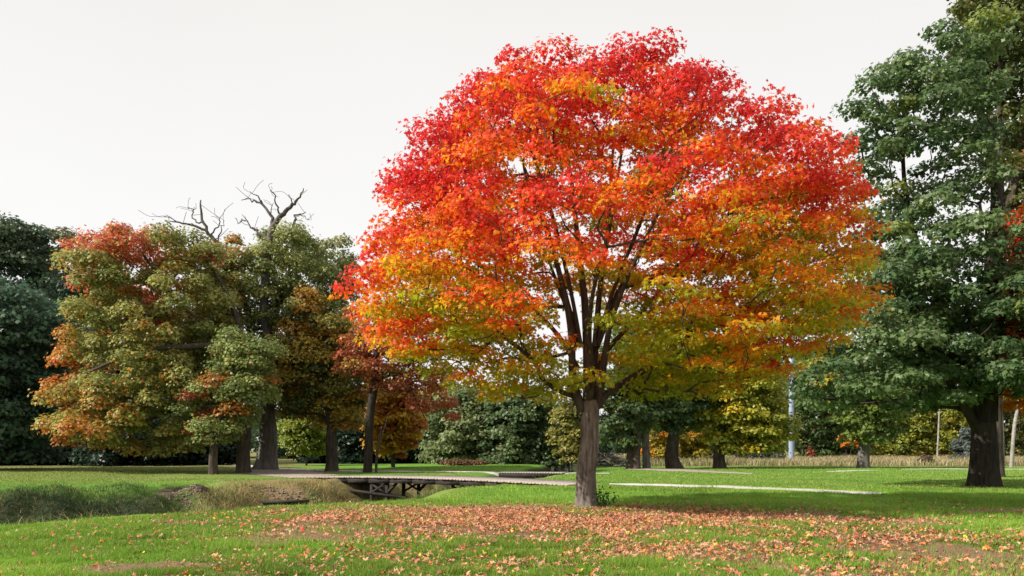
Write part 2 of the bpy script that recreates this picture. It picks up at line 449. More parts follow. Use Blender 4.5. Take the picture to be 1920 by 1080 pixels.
tag(make_mesh('ground', np.stack([GX, GY, GZ], -1).reshape(-1, 3), quads=np.stack([ii, ii + 1, ii + nx_ + 1, ii + nx_], 1), mat=M_GROUND, col=gc, smooth=True), 'green park lawn with worn brown patches and a grassy stream ditch', kind='structure')

# paths
M_PATH = plain_material('path_gravel', (.36, .33, .29), (.56, .53, .49), 14, .9, .3)
M_DIRT = plain_material('path_dirt', (.22, .17, .14), (.40, .33, .28), 6, .95, .4)
def path(name, pts, widths, mat, label, n=60, dz=.03):
    P = spline(np.array(pts, float), max(4, n // (len(pts) - 1))); W = np.interp(np.linspace(0, 1, len(P)), np.linspace(0, 1, len(widths)), widths)
    T = np.gradient(P, axis=0); T = unit(T); N = np.stack([-T[:, 1], T[:, 0]], 1)
    K = 7; V = []
    rr = np.random.default_rng(len(pts))
    wob = 1 + .30 * (rr.random(len(P)) - .5)
    for k in np.linspace(-.5, .5, K):
        q = P + N * (W * wob * k)[:, None]
        V.append(np.concatenate([q, (ground(q[:, 0], q[:, 1]) + dz - .02 * (abs(k) > .45))[:, None]], 1))
    V = np.stack(V, 1).reshape(-1, 3)
    i = (np.arange(len(P) - 1)[:, None] * K + np.arange(K - 1)[None]).ravel()
    o = make_mesh(name, V, quads=np.stack([i, i + 1, i + K + 1, i + K], 1), mat=mat, smooth=True)
    return tag(o, label, kind='structure')
path('path', [(3.6, 29.3), (4.8, 28.8), (7.8, 27.0), (11.2, 24.0)], [.25, 1.0, 1.5, 1.4, .7], M_PATH, 'pale gravel path running from the footbridge across the right lawn')
path('path', [(24.2, 49.8), (33, 50.2), (55, 51.5)], [.8, 1.6, 1.8], M_PATH, 'pale gravel path far behind the big green tree')
path('path', [(17.6, 44.7), (19, 45.2), (21, 46.1)], [.3, 1.0, .5], M_PATH, 'short pale stretch of path in front of the forked tree')
path('path', [(8.2, 50.5), (9.8, 47.5), (11.6, 43.5), (12.6, 41.2)], [3.2, 2.6, 1.5, .6], M_DIRT, 'worn earth path by the cluster of three trunks')
path('path', [(-9.0, 37.2), (-11.2, 41), (-14.0, 47), (-15.2, 51)], [2.6, 3.6, 4.2, 2.2], M_DIRT, 'wide worn earth path leading up to the footbridge')
path('path', [(-31, 80), (-23, 66), (-15.5, 53), (-11.2, 48.6), (-6.5, 46.0), (-2.6, 45.0), (-.4, 44.6)], [1.6, 1.5, 1.4, 1.3, 1.2, 1.2, 1.2], M_PATH, 'pale path passing behind the oak trunks to the far bridge', 140)
path('path', [(2.9, 43.6), (4.2, 42.5), (5.2, 42.0)], [1.2, 1.0, .4], M_PATH, 'pale path leaving the right end of the far bridge')

# ------------------------------------------------------------------ trees
def oak_style(rng, N, idx, u, v, r, rel, pc): pass

def tree(name, label, cat, base_px, d, env, trunk_r, fork_py, spacing, puff_r, n_leaf, leaf, tpl, colour, seed,
         bark=M_BARK_DARK, mat=M_LEAF, flat=.75, shell=.42, group=None, lean=0., path_px=None, rtip=.02, gap=0., extra=None, thin=None, limb_bark=None, full=False, rough=.05,
         flare=.55, up=.5, tilt=.5, limbs=None, per_limb=False, sides=24, kplen=.3, trunk_name='trunk', cover=None, clumps=True):
    rng = np.random.default_rng(seed)
    bx, by = at(base_px, 0, d)[0], d
    base = np.array([bx, by, float(ground(bx, by))])
    root = thing(name, label, cat, base, group)
    C, r = env.sample(4600 if full else 2600, rng, shell)
    if gap: C, r = (lambda k: (C[k], r[k]))((vnoise(C * (1.0 / gap), seed) < .62) | (full & ((r > .8) | (C[:, 2] > lerp(env.z[0], env.z[-1], .8)))))
    k = dart(C, spacing); C, r = C[k], r[k]
    if thin: k = thin(C, rng); C, r = C[k], r[k]
    R = puff_r * rng.uniform(.7, 1.25, len(C))
    # trunk path
    if path_px is None:
        top = at(base_px + lean, fork_py, d)
        path_ = [base - [0, 0, .12], lerp(base, top, .35) + rng.normal(size=3) * [.05, .05, 0] * trunk_r * 3, lerp(base, top, .7) + rng.normal(size=3) * [.05, .05, 0] * trunk_r * 3, top]
    else:
        path_ = [base - [0, 0, .12]] + [at(x, y, d + (q[0] if q else 0)) for x, y, *q in path_px]
    path_ = np.array(path_)
    V, Q, T = bole(path_, [trunk_r * 1.06, trunk_r, trunk_r * .95, trunk_r * .86], rng, flare=flare, flare_h=trunk_r * 1.1, sides=sides, rough=rough)
    tk = MB(); tk.add(V, Q, T)
    top = path_[-1]
    seeds = []
    if limbs:
        for i, (pts, r0, r1) in enumerate(limbs):
            seeds.append((spline(pts, 5), r0, r1, i + 1))
    else:
        cz, cw = env.at(env.z.mean())
        ctr = np.array([float(cz), env.d, lerp(env.z[0], env.z[-1], .72)])
        seeds.append((spline([top - unit(top - path_[-2]) * .2, lerp(top, ctr, .45) + rng.normal(size=3) * .2, ctr], 5), trunk_r * .78, trunk_r * .2, 0))
        for q in range(4):
            e, _ = env.sample(1, rng, .2); e = lerp(top, e[0], .6) + np.array([0, 0, .4])
            seeds.append((spline([top - [0, 0, .25 * q * trunk_r], lerp(top, e, .5) + [0, 0, .3], e], 4), trunk_r * .5, trunk_r * .15, 0))
    chains, nodes = grow(seeds, C, rtip, max(.3, spacing * .45), rng, kplen)
    by_limb = {}
    for P, Rr, lid in chains:
        Vc, Qc, Tc = tube(P, Rr, 7 if Rr[0] > .06 else 4)
        (by_limb.setdefault(lid, MB()) if per_limb and lid else tk).add(Vc, Qc, Tc)
    if extra: extra(root, base, tk)
    tr = tk.build(trunk_name, bark, root, True, base)
    for lid, mb in sorted(by_limb.items()): mb.build('limb', limb_bark or bark, root, True, base)
    # leaves
    idx, pos, nrm, dd, rel = puffs_to_leaves(C, R, flat, n_leaf, leaf, rng, up, tilt)
    c, w = env.at(C[:, 2]); u = ((C[:, 0] - c) / np.maximum(w, .3))[idx]; v = ((pos[:, 2] - env.z[0]) / (env.z[-1] - env.z[0]))
    prand = rng.random(len(C))[idx]
    col = colour(rng, pos, idx, u, v, r[idx], rel, prand)
    sz = leaf * rng.uniform(.7, 1.3, len(pos))
    Vl, Fl, Cl = leaf_arrays(pos, nrm, sz, col, tpl, rng)
    cr = make_mesh('crown', Vl - base, tris=Fl, mat=mat, parent=root, col=Cl)
    return root

def greens(dark, light, accent=None, pacc=0., leafacc=0.):
    dark = np.array(dark); light = np.array(light)
    def f(rng, pos, idx, u, v, r, rel, pr):
        t = np.clip(pr * .8 + .2 * rng.random(len(pos)), 0, 1)[:, None]
        c = dark + (light - dark) * t
        if accent is not None:
            pa = rng.random(int(idx.max()) + 1)[idx]
            m = ((pa < pacc) & (rng.random(len(pos)) < .8)) | (rng.random(len(pos)) < leafacc)
            A = np.array(accent).reshape(-1, 3); c = np.where(m[:, None], A[(pr * 997 % len(A)).astype(int)], c)
        return vary(c, rng, .22, .07)
    return f

# --- the maple
CRIMSON, RED, ORED, ORANGE, AMBER, OLIVE, GREEN = [np.array(c) for c in ((.62, .038, .036), (.74, .066, .033), (.80, .135, .022), (.82, .255, .016), (.78, .400, .020), (.56, .430, .018), (.34, .380, .020))]
def maple_colour(rng, pos, idx, u, v, r, rel, pr):
    n = fbm(pos * .55, 77, 3); N = len(pos)
    s = -.05 + .88 * np.clip(v, 0, 1) ** .92 + .30 * (r - .6) + .30 * np.clip(rel, -1, 1) + 1.25 * (n - .5) + .36 * (pr - .5) + .07 * rng.normal(size=N)
    s = s - .07 + .26 * np.clip(-u, 0, 1) ** 2 * np.clip(.75 - v, 0, 1) * 1.6 + .24 * np.clip(u, 0, 1) ** 4
    s = s - .13 * np.clip(.55 - v, 0, 1) * (1.2 - np.abs(u)) * 2
    s = s + .34 * np.exp(-(((pos[:, 0] - 3.6) / 1.5) ** 2 + ((pos[:, 2] - 5.6) / .75) ** 2)) * (pos[:, 1] < 16.5) + .25 * np.exp(-(((pos[:, 0] + 1.2) / 1.2) ** 2 + ((pos[:, 2] - 6.2) / .8) ** 2)) * (pos[:, 1] < 17) - .04 * np.clip(u, 0, 1) * np.clip(.5 - v, 0, 1) * 10
    stops = np.array([.06, .20, .33, .45, .56, .72, .90]); cols = np.stack([GREEN, OLIVE, AMBER, ORANGE, ORED, RED, CRIMSON])
    c = np.stack([np.interp(s, stops, cols[:, k]) for k in range(3)], 1)
    return vary(c, rng, .16, .08)
MD = 17.5
env = Env([(80, 985, 1215), (88, 935, 1280), (105, 905, 1310), (140, 872, 1345), (180, 832, 1390), (215, 800, 1460), (250, 770, 1540), (290, 738, 1590), (340, 715, 1615), (390, 700, 1635), (450, 672, 1640), (500, 642, 1632),
           (545, 630, 1640), (580, 645, 1632), (620, 685, 1605), (660, 745, 1560), (690, 805, 1520), (715, 830, 1460), (738, 865, 1340)], MD, .84, 0, 4.4, .03, -9)
P_ = lambda x, y, q=0.: at(x, y, MD + q)
mlimbs = [
    ([P_(1092, 772), P_(1080, 735, -.05), P_(1073, 690, -.1), P_(1072, 640, -.15), P_(1060, 560, -.3), P_(1030, 450, -.5), P_(985, 330, -.9)], .115, .03),
    ([P_(1104, 772), P_(1103, 715), P_(1101, 650, .1), P_(1096, 560, .2), P_(1085, 470, .3), P_(1070, 330, .3), P_(1040, 200, .4)], .135, .03),
    ([P_(1108, 768, .1), P_(1112, 700, .2), P_(1117, 640, .4), P_(1125, 540, .8), P_(1140, 420, 1.2), P_(1150, 270, 1.6)], .11, .03),
    ([P_(1112, 772), P_(1126, 725, -.1), P_(1136, 655, -.3), P_(1150, 590, -.7), P_(1195, 480, -1.2), P_(1260, 350, -1.6)], .10, .03),
    ([P_(1108, 775), P_(1126, 752, .05), P_(1145, 733, .1), P_(1184, 708, .1), P_(1222, 685, .1), P_(1262, 650, .2), P_(1340, 600, .4), P_(1430, 560, .5)], .105, .03),
    ([P_(1100, 762), P_(1078, 745), P_(1046, 731, -.1), P_(1018, 711, -.2), P_(996, 672, -.4), P_(930, 620, -.8)], .055, .02),
    ([P_(1104, 760), P_(1112, 705, -.5), P_(1105, 640, -1.2), P_(1110, 560, -2.0), P_(1130, 480, -2.8)], .08, .03),
    ([P_(1118, 700, .3), P_(1140, 655, .9), P_(1190, 600, 1.7), P_(1260, 520, 2.4), P_(1350, 430, 2.8)], .075, .03),
    ([P_(1082, 690, .1), P_(1055, 640, .8), P_(1000, 580, 1.6), P_(900, 500, 2.2)], .07, .03),
]
def maple_thin(C, rng):
    """the heart of the crown is thin, branches and sky show through"""
    v = (C[:, 2] - 6.5) / 1.7; u = (C[:, 0] - 1.7) / 2.5
    heart = np.exp(-(v ** 2 + u ** 2)); fork = np.exp(-(((C[:, 2] - 3.7) / 1.6) ** 2 + ((C[:, 0] - 1.75) / .85) ** 2))
    return rng.random(len(C)) > np.maximum(.62 * heart, .9 * fork) + .03
rl = np.random.default_rng(44)
for a, b_, c_, e_ in ((1082, 1050, 1000, 940), (1090, 1070, 1040, 1000), (1114, 1125, 1145, 1165), (1120, 1160, 1225, 1300), (1086, 1060, 1025, 975), (1116, 1150, 1200, 1250)):
    q = rl.normal() * .9
    mlimbs.append(([P_(a, 650, q * .1), P_(b_, 545, q * .5), P_(c_, 420, q), P_(e_, 290, q * 1.3)], .042, .012))
tree('maple_tree', 'large round maple in red, orange and yellow autumn leaf, standing alone on the lawn', 'tree', 1102, MD, env, .212, 756, .54, .52, 160, .090, 'star', maple_colour, 5,
     bark=M_BARK_MAPLE, mat=M_MAPLE, flat=.55, shell=.36, path_px=[(1099, 930), (1100, 880), (1106, 835), (1105, 800), (1108, 775), (1106, 752)], rtip=.0085, limbs=mlimbs, per_limb=True, flare=.95, sides=48, up=.55, rough=.10, tilt=.65, kplen=.22, gap=1.5, thin=maple_thin, limb_bark=M_BARK_DARK, full=True)  # limbs get a darker bark in place of shade inside the crown

# --- big green tree on the right
KD = 28.
env = Env([(12, 1735, 1880), (45, 1695, 1880), (75, 1670, 1850), (110, 1635, 1850), (160, 1582, 1860), (210, 1588, 1870), (300, 1605, 1880), (400, 1600, 1900), (460, 1590, 1970), (540, 1570, 2020), (600, 1540, 2040),
           (650, 1505, 2030), (690, 1460, 2010), (730, 1466, 1990), (755, 1500, 1960), (775, 1580, 1700)], KD, .8, 0, 5., .24)
Pk = lambda x, y, q=0.: at(x, y, KD + q)
klimbs = [
    ([Pk(1846, 790), Pk(1850, 700), Pk(1852, 600), Pk(1862, 480), Pk(1868, 350, .3), Pk(1840, 220, .5), Pk(1820, 120, .5)], .42, .08),
    ([Pk(1838, 815), Pk(1818, 778, -.2), Pk(1800, 750, -.4), Pk(1760, 690, -1.), Pk(1690, 620, -1.6)], .20, .06),
    ([Pk(1848, 740), Pk(1800, 640, .6), Pk(1740, 520, .8), Pk(1700, 380, .8), Pk(1690, 220, .6)], .2, .05),
    ([Pk(1850, 700), Pk(1880, 600, -.6), Pk(1925, 480, -1.4), Pk(1960, 330, -1.8)], .17, .05),
    ([Pk(1846, 760), Pk(1800, 700, 1.2), Pk(1690, 680, 2.2), Pk(1580, 690, 2.6)], .15, .05),
    ([Pk(1846, 720), Pk(1790, 670, -1), Pk(1720, 640, -2), Pk(1640, 640, -2.4)], .14, .05),
]
tree('shade_tree', 'tall dark green broadleaf tree with a thick flaring shade-dark trunk on the right', 'tree', 1846, KD, env, .44, 800, .92, .68, 230, .17, 'lobed',
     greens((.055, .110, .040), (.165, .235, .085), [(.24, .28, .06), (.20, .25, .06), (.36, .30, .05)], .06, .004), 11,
     bark=M_BARK_SHADE_BLACK, flat=.7, shell=.5, path_px=[(1846, 870), (1846, 830), (1844, 790)], rtip=.018, limbs=klimbs, per_limb=True, flare=.85, sides=40, gap=1.3)

env = Env([(-260, 1860, 1960), (-150, 1830, 2020), (-50, 1800, 2060), (50, 1800, 2080), (150, 1825, 2080), (250, 1860, 2080), (350, 1880, 2060), (440, 1890, 2040)], 37, .8, 0, 5)
tree('tall_tree', 'tall olive green tree rising behind the upper right of the dark shade tree', 'tree', 1868, 37, env, .30, 420, 1.25, 1.0, 190, .25, 'lobed',
     greens((.055, .085, .022), (.15, .16, .04), [(.33, .15, .03)], .05, .01), 12, bark=M_BARK_DARK, shell=.45, path_px=[(1866, 760), (1872, 600), (1876, 440)], rtip=.02)
env = Env([(370, 1940, 2040), (420, 1908, 2080), (480, 1904, 2110), (560, 1900, 2110), (640, 1896, 2100), (720, 1912, 2090), (780, 1925, 2070)], 27, .8, 0, 3)
tree('young_maple', 'orange and scarlet maple reaching into view at the right edge', 'tree', 2010, 27, env, .14, 790, .6, .55, 150, .17, 'star', greens((.62, .14, .02), (.82, .32, .025), [(.74, .08, .03)], .25, .03), 13, bark=M_BARK_GREY, mat=M_MAPLE, rtip=.01, path_px=[(2008, 840), (2008, 760)])

# --- oak group on the left
def oak_colour(rng, pos, idx, u, v, r, rel, pr):
    N = len(pos); n = fbm(pos * .28 + 9, 51, 3)
    sage0, sage1 = np.array((.17, .20, .045)), np.array((.43, .42, .13))
    c = sage0 + (sage1 - sage0) * np.clip(pr * .7 + .3 * rng.random(N), 0, 1)[:, None]
    s = .72 * np.clip(-u - .1, 0, 1) * (1.15 - v * .3) + 1.6 * (n - .5) + .15 * rng.normal(size=N) + .35 * np.clip(.35 - v, 0, 1)
    rust = np.array((.54, .20, .045)); gold = np.array((.52, .31, .05)); red = np.array((.54, .11, .07))
    c = np.where((s > .36)[:, None], gold, c); c = np.where((s > .50)[:, None], rust, c)
    top = (v > .83) & (u < .55) & (rng.random(N) < .8)
    c = np.where(top[:, None], np.where(rng.random((N, 1)) < .6, red, rust), c)
    rd = (np.abs(v - .70) < .075) & (u < -.55) & (rng.random(N) < .85)
    c = np.where(rd[:, None], red * np.array([1.1, 1.1, 1.2]), c)
    spot = (pr * 53 % 1 < .015); c = np.where(spot[:, None], red, c)
    return vary(c, rng, .22, .08)
def oak_b_colour(rng, pos, idx, u, v, r, rel, pr):
    N = len(pos); n = fbm(pos * .3 + 3, 52, 3)
    sage0, sage1 = np.array((.14, .18, .05)), np.array((.36, .37, .125))
    c = sage0 + (sage1 - sage0) * np.clip(pr * .7 + .3 * rng.random(N), 0, 1)[:, None]
    s = .5 * np.clip(u - .1, 0, 1) * np.clip(.75 - v, 0, 1) * 1.8 + 1.3 * (n - .5) + .12 * rng.normal(size=N)
    c = np.where((s > .30)[:, None], np.array((.45, .26, .04)), c); c = np.where((s > .46)[:, None], np.array((.48, .17, .035)), c)
    return vary(c, rng, .22, .08)
OG = 'oaks by the left end of the footbridge'
env = Env([(412, 235, 300), (424, 195, 330), (445, 158, 375), (475, 146, 410), (500, 118, 425), (530, 110, 440), (570, 125, 440), (620, 128, 445), (660, 112, 450), (700, 115, 450), (740, 106, 448), (780, 104, 440), (810, 104, 425), (832, 108, 400), (850, 250, 340)], 44, .8, 0, 6)
LIMB_A = [([at(457, 770, 44), at(440, 690, 44), at(400, 640, 43.5), at(330, 560, 43), at(270, 480, 43)], .3, .07), ([at(456, 760, 44), at(420, 660, 42.5), at(350, 650, 41.5), at(260, 660, 41), at(160, 700, 41)], .24, .06),
          ([at(458, 760, 44), at(430, 720, 45), at(360, 700, 46.5), at(230, 640, 47)], .2, .06), ([at(458, 760, 44), at(455, 640, 44.5), at(420, 540, 44.5), at(370, 470, 44.5)], .22, .06)]
tree('oak_tree', 'broad oak with russet and scarlet outer leaves, leftmost of the oaks', 'tree', 457, 44, env, .36, 765, 1.2, .84, 400, .18, 'lobed', oak_colour, 21, flat=.9, shell=.42, group=OG, limbs=LIMB_A, rtip=.02, gap=1.6, up=.65)
env = Env([(425, 555, 610), (440, 500, 645), (462, 405, 655), (492, 372, 664), (530, 385, 668), (570, 400, 668), (620, 412, 662), (670, 420, 655), (710, 425, 625), (750, 425, 570), (780, 440, 540)], 50, .8, 0, 6)
PB = lambda x, y, q=0.: at(x, y, 50 + q)
def dead_tops(root, base, tk):
    sets = [[([(470, 600), (445, 530), (428, 487), (405, 455), (388, 432), (376, 402), (377, 374)], .17, .03), ([(428, 487), (395, 466), (372, 468), (356, 474)], .09, .03), ([(388, 432), (355, 421), (330, 416), (308, 412)], .07, .015),
             ([(382, 415), (368, 418), (362, 400), (364, 388)], .045, .012), ([(395, 440), (410, 420), (412, 405)], .04, .012), ([(362, 398), (356, 390), (352, 392)], .02, .01), ([(335, 417), (318, 408), (306, 404)], .025, .01), ([(405, 455), (418, 430), (420, 412)], .04, .01)],
            [([(500, 640), (496, 560), (504, 480), (514, 425), (530, 402), (548, 386), (560, 372), (571, 353)], .22, .02), ([(512, 435), (506, 402), (492, 382), (472, 374), (452, 373)], .09, .015), ([(492, 382), (482, 368), (466, 358)], .04, .01),
             ([(506, 455), (486, 436), (472, 425), (456, 404)], .09, .015), ([(528, 404), (518, 385), (512, 362), (505, 358)], .05, .012), ([(545, 440), (552, 412), (558, 402), (576, 398)], .07, .015), ([(548, 386), (546, 372), (540, 366)], .035, .01),
             ([(465, 415), (452, 412), (446, 418)], .03, .01), ([(562, 402), (580, 412)], .025, .01), ([(506, 402), (512, 380)], .03, .01)]]
    r2 = np.random.default_rng(4)
    for k, st in enumerate(sets):
        mb = MB()
        for i, (pts, r0, r1) in enumerate(st):
            q = -.6 * k
            P = spline([PB(x, y, -1.7 + q + .25 * (j if i else 0) * (1 if i % 2 else -1)) for j, (x, y) in enumerate(pts)], 4)
            P[1:] += r2.normal(size=P[1:].shape) * .05
            mb.tube(P, np.linspace(r0, r1, len(P)) * 1.3, 6)
            for _ in range(3 if i else 1):
                j = int(r2.integers(len(P) // 2, len(P))); e = P[j] + r2.normal(size=3) * [.5, .4, .3] + [0, 0, .35]
                mb.tube(spline([P[j], lerp(P[j], e, .5) + r2.normal(size=3) * .1, e], 3), np.linspace(r1 * 1.1, .012, 7), 4)
        o = mb.build('dead_branch', M_DEAD, root, True, base); o['label'] = 'bare grey dead branch sticking out of the crown'
tree('oak_tree', 'tall sage green oak with bare dead branches on top and a thick trunk', 'tree', 500, 50, env, .52, 700, 1.25, .90, 400, .19, 'lobed', oak_b_colour, 22, flat=.88, shell=.45, group=OG, bark=M_BARK_GREY, flare=1.1, extra=dead_tops, rtip=.022, gap=1.7, up=.65, sides=32)
env = Env([(635, 440, 495), (665, 415, 520), (700, 405, 522), (735, 375, 515), (770, 355, 490), (800, 348, 450), (825, 355, 430), (842, 380, 420)], 41, .8, 0, 3)
tree('oak_tree', 'small sage green oak with a thin grey trunk, in front of the thicker trunks', 'tree', 400, 41, env, .22, 810, .85, .8, 280, .17, 'lobed', greens((.14, .19, .055), (.36, .39, .125), [(.40, .15, .03), (.38, .06, .03)], .08, .01), 23, group=OG, bark=M_BARK_DARK, path_px=[(400, 860), (404, 820), (415, 780)], gap=1.5, up=.65)
env = Env([(548, 570, 640), (590, 540, 672), (640, 515, 690), (690, 505, 700), (740, 510, 695), (780, 530, 690), (805, 560, 660), (818, 590, 640)], 47.5, .8, 0, 4)
tree('oak_tree', 'golden brown and green oak with a short dark trunk, right of the thickest trunk', 'tree', 622, 47.5, env, .33, 800, 1.05, .95, 290, .19, 'lobed', greens((.13, .15, .035), (.46, .32, .05), [(.38, .19, .03), (.06, .10, .03)], .3, .02), 24, group=OG, gap=1.5, flare=.8)
env = Env([(585, 665, 760), (620, 645, 800), (660, 640, 825), (700, 655, 835), (740, 740, 842), (775, 785, 850), (800, 805, 848), (812, 815, 840)], 44, .8, 0, 3)
PE = lambda x, y, q=0.: at(x, y, 44 + q)
tree('red_oak', 'thin crowned oak with dark red leaves beside the footbridge', 'tree', 689, 44, env, .23, 640, 1.0, .75, 150, .20, 'lobed', greens((.22, .075, .03), (.48, .11, .045), [(.36, .22, .04), (.52, .18, .04)], .3, .02), 25, group=OG, bark=M_BARK_SHADE_BLACK,
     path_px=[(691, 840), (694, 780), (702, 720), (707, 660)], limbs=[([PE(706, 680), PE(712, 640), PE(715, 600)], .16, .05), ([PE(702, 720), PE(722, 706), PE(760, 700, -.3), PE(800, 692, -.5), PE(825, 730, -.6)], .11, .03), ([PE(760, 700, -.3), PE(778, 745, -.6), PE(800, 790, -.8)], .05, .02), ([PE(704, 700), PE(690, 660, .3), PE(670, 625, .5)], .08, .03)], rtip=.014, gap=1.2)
env = Env([(715, 705, 755), (745, 692, 778), (780, 688, 788), (815, 692, 785), (840, 705, 770), (856, 720, 755)], 56, .9, 0, 3)
tree('golden_tree', 'small amber gold tree behind the red oak trunk', 'tree', 737, 56, env, .14, 835, .75, .75, 170, .24, 'lobed', greens((.38, .22, .025), (.70, .40, .03), [(.40, .12, .02)], .2, .02), 26)
tb = thing('dead_sapling', 'thin bare leaning sapling trunk just right of the red oak trunk', 'tree', at(706, 0, 43.5)[:2].tolist() + [float(ground(at(706, 0, 43.5)[0], 43.5))])
mb = MB(); P = spline([at(705, 888, 43.5), at(706, 860, 43.5), at(710, 830, 43.4), at(716, 800, 43.2)], 5); P[0][2] -= .15; mb.tube(P, np.linspace(.085, .05, len(P)), 7); mb.build('trunk', M_BARK_DARK, tb, True, tb.location)
mb = MB(); P2 = spline([P[10], at(722, 800, 43.4), at(728, 775, 43.5)], 4); mb.tube(P2, np.linspace(.045, .015, len(P2)), 5); mb.build('branch', M_BARK_DARK, tb, True, tb.location)
env = Env([(775, 555, 590), (800, 535, 608), (830, 530, 612), (852, 545, 600)], 62, .9, 0, 3)
tree('sapling', 'bright yellow green sapling seen between the oak trunks', 'tree', 575, 62, env, .08, 850, .7, .7, 150, .24, 'simple', greens((.15, .20, .025), (.30, .34, .05)), 27, bark=M_BARK_GREY)

# --- dark wood at the left edge
LG = 'dark trees at the left edge'
env = Env([(510, -200, -20), (540, -290, 50), (570, -330, 105), (620, -350, 130), (700, -350, 130), (780, -340, 112), (830, -330, 95), (862, -300, 80)], 48, .8, 0, 7)
tree('dark_tree', 'blue green tree low at the left edge in front of taller trees', 'tree', -150, 48, env, .4, 780, 1.3, 1.2, 230, .3, 'lobed', greens((.05, .11, .07), (.12, .20, .115)), 31, group=LG, gap=1.8)
env = Env([(412, -60, 40), (430, -90, 75), (480, -110, 95), (560, -120, 100), (650, -120, 90), (760, -110, 60)], 76, .8, 0, 6)
tree('dark_tree', 'tall dark green tree filling the far left edge', 'tree', -20, 76, env, .45, 760, 1.6, 1.4, 230, .36, 'lobed', greens((.05, .085, .045), (.11, .155, .075)), 32, group=LG, gap=2.0)
env = Env([(432, 70, 120), (455, 60, 150), (500, 55, 160), (560, 60, 155), (640, 70, 160), (720, 80, 170)], 80, .8, 0, 5)
tree('dark_tree', 'thin topped olive brown tree between the dark edge tree and the russet oak', 'tree', 112, 80, env, .4, 700, 1.5, 1.15, 150, .32, 'lobed', greens((.09, .10, .04), (.20, .19, .08)), 33, group=LG, gap=1.6, rtip=.03)
env = Env([(530, 90, 200), (580, 70, 330), (660, 90, 420), (760, 90, 440), (830, 100, 440), (866, 110, 430)], 70, .5, 0, 5)
tree('dark_tree', 'deep shaded green tree hidden behind the russet oak', 'tree', 260, 70, env, .4, 800, 1.7, 1.5, 230, .36, 'lobed', greens((.016, .040, .020), (.035, .065, .028)), 34, group=LG)  # near-black leaves: shade behind the oak put into their colour
# shaded undergrowth: one shrub after another
def shrub(name, label, px, py_base, d, rows, n, leaf, colour, seed, spacing=.8, puff=.75, group=None, tpl='simple', depth=.7, mat=M_LEAF, bark=M_BARK_DARK, cat='shrub'):
    rng = np.random.default_rng(seed); env = Env(rows, d, depth, 0, 4)
    x = at(px, 0, d)[0]; base = np.array([x, d, float(ground(x, d))])
    root = thing(name, label, cat, base, group)
    C, r = env.sample(700, rng, .5); k = dart(C, spacing); C, r = C[k], r[k]
    C[:, 2] = np.maximum(C[:, 2], ground(C[:, 0], C[:, 1]) + .1)
    seeds = []
    for q in range(5):
        e = base + [rng.normal() * .5, rng.normal() * .4, max(.4, (env.z[-1] - base[2]) * .4)]
        seeds.append((spline([base + [rng.normal() * .15, rng.normal() * .15, -.05], lerp(base, e, .5), e], 3), .04, .02, 0))
    ch, _ = grow(seeds, C, .01, .4, rng)
    mb = MB()
    for P, R, _l in ch: mb.tube(P, R, 4)
    mb.build('stem', bark, root, True, base)
    R = puff * rng.uniform(.7, 1.2, len(C))
    idx, pos, nrm, dd, rel = puffs_to_leaves(C, R, .8, n, leaf, rng, .5, .5)
    pos[:, 2] = np.maximum(pos[:, 2], ground(pos[:, 0], pos[:, 1]) + .03)
    col = colour(rng, pos, idx, pos[:, 0] * 0, (pos[:, 2] - env.z[0]) / (env.z[-1] - env.z[0]), r[idx], rel, rng.random(len(C))[idx])
    V, Fc, Cc = leaf_arrays(pos, nrm, leaf * rng.uniform(.7, 1.3, len(pos)), col, tpl, rng)
    make_mesh('foliage', V - base, tris=Fc, mat=mat, parent=root, col=Cc)
    return root
DK_SHADE = greens((.012, .030, .016), (.026, .052, .024))  # near-black greens carry the deep shade under the trees in the leaf colour
UG = 'dark undergrowth below the left trees'
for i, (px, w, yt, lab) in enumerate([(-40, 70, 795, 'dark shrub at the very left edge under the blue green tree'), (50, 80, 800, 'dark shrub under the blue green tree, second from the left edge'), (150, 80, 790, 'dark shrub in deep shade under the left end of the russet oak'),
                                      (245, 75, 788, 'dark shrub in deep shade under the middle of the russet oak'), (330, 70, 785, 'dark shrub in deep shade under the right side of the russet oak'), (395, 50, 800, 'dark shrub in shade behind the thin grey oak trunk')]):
    shrub('dark_shrub', lab, px, 872, 62 + 1.5 * (i % 3), [(yt, px - w * .5, px + w * .5), (yt + 30, px - w, px + w), (872, px - w, px + w)], 230, .34, DK_SHADE, 40 + i, 1.2, 1.15, UG)

# --- centre background
CB = 'bushes across the middle background'
shrub('willow_bush', 'large grey green bush left of the maple trunk, behind the footbridge', 870, 884, 68, [(738, 845, 895), (760, 825, 930), (800, 806, 960), (840, 800, 975), (884, 806, 970)], 230, .32, greens((.10, .15, .055), (.31, .35, .15)), 51, 1.15, 1.05, CB, tpl='lobed')
shrub('willow_bush', 'large darker green bush close left of the maple trunk', 990, 884, 66, [(735, 945, 1010), (755, 920, 1045), (800, 905, 1055), (840, 905, 1062), (884, 910, 1062)], 230, .32, greens((.065, .11, .045), (.18, .24, .10)), 52, 1.15, 1.05, CB, tpl='lobed')
shrub('willow_bush', 'dull yellow bush peeping from behind the maple trunk', 1066, 870, 62, [(735, 1050, 1082), (768, 1042, 1095), (800, 1036, 1105), (840, 1040, 1110), (866, 1048, 1100)], 170, .28, greens((.17, .17, .04), (.36, .33, .08)), 53, .9, .8, CB)
shrub('willow_bush', 'low dark bush under the oaks left of the grey green bush', 650, 874, 72, [(800, 600, 700), (835, 560, 780), (872, 560, 800)], 300, .34, DK_SHADE, 54, 1.2, 1.15, CB)
shrub('willow_bush', 'low dark bush between the gold tree and the grey green bush', 780, 874, 71, [(790, 760, 800), (830, 740, 810), (874, 740, 812)], 220, .34, DK_SHADE, 55, 1.1, 1.05, CB)
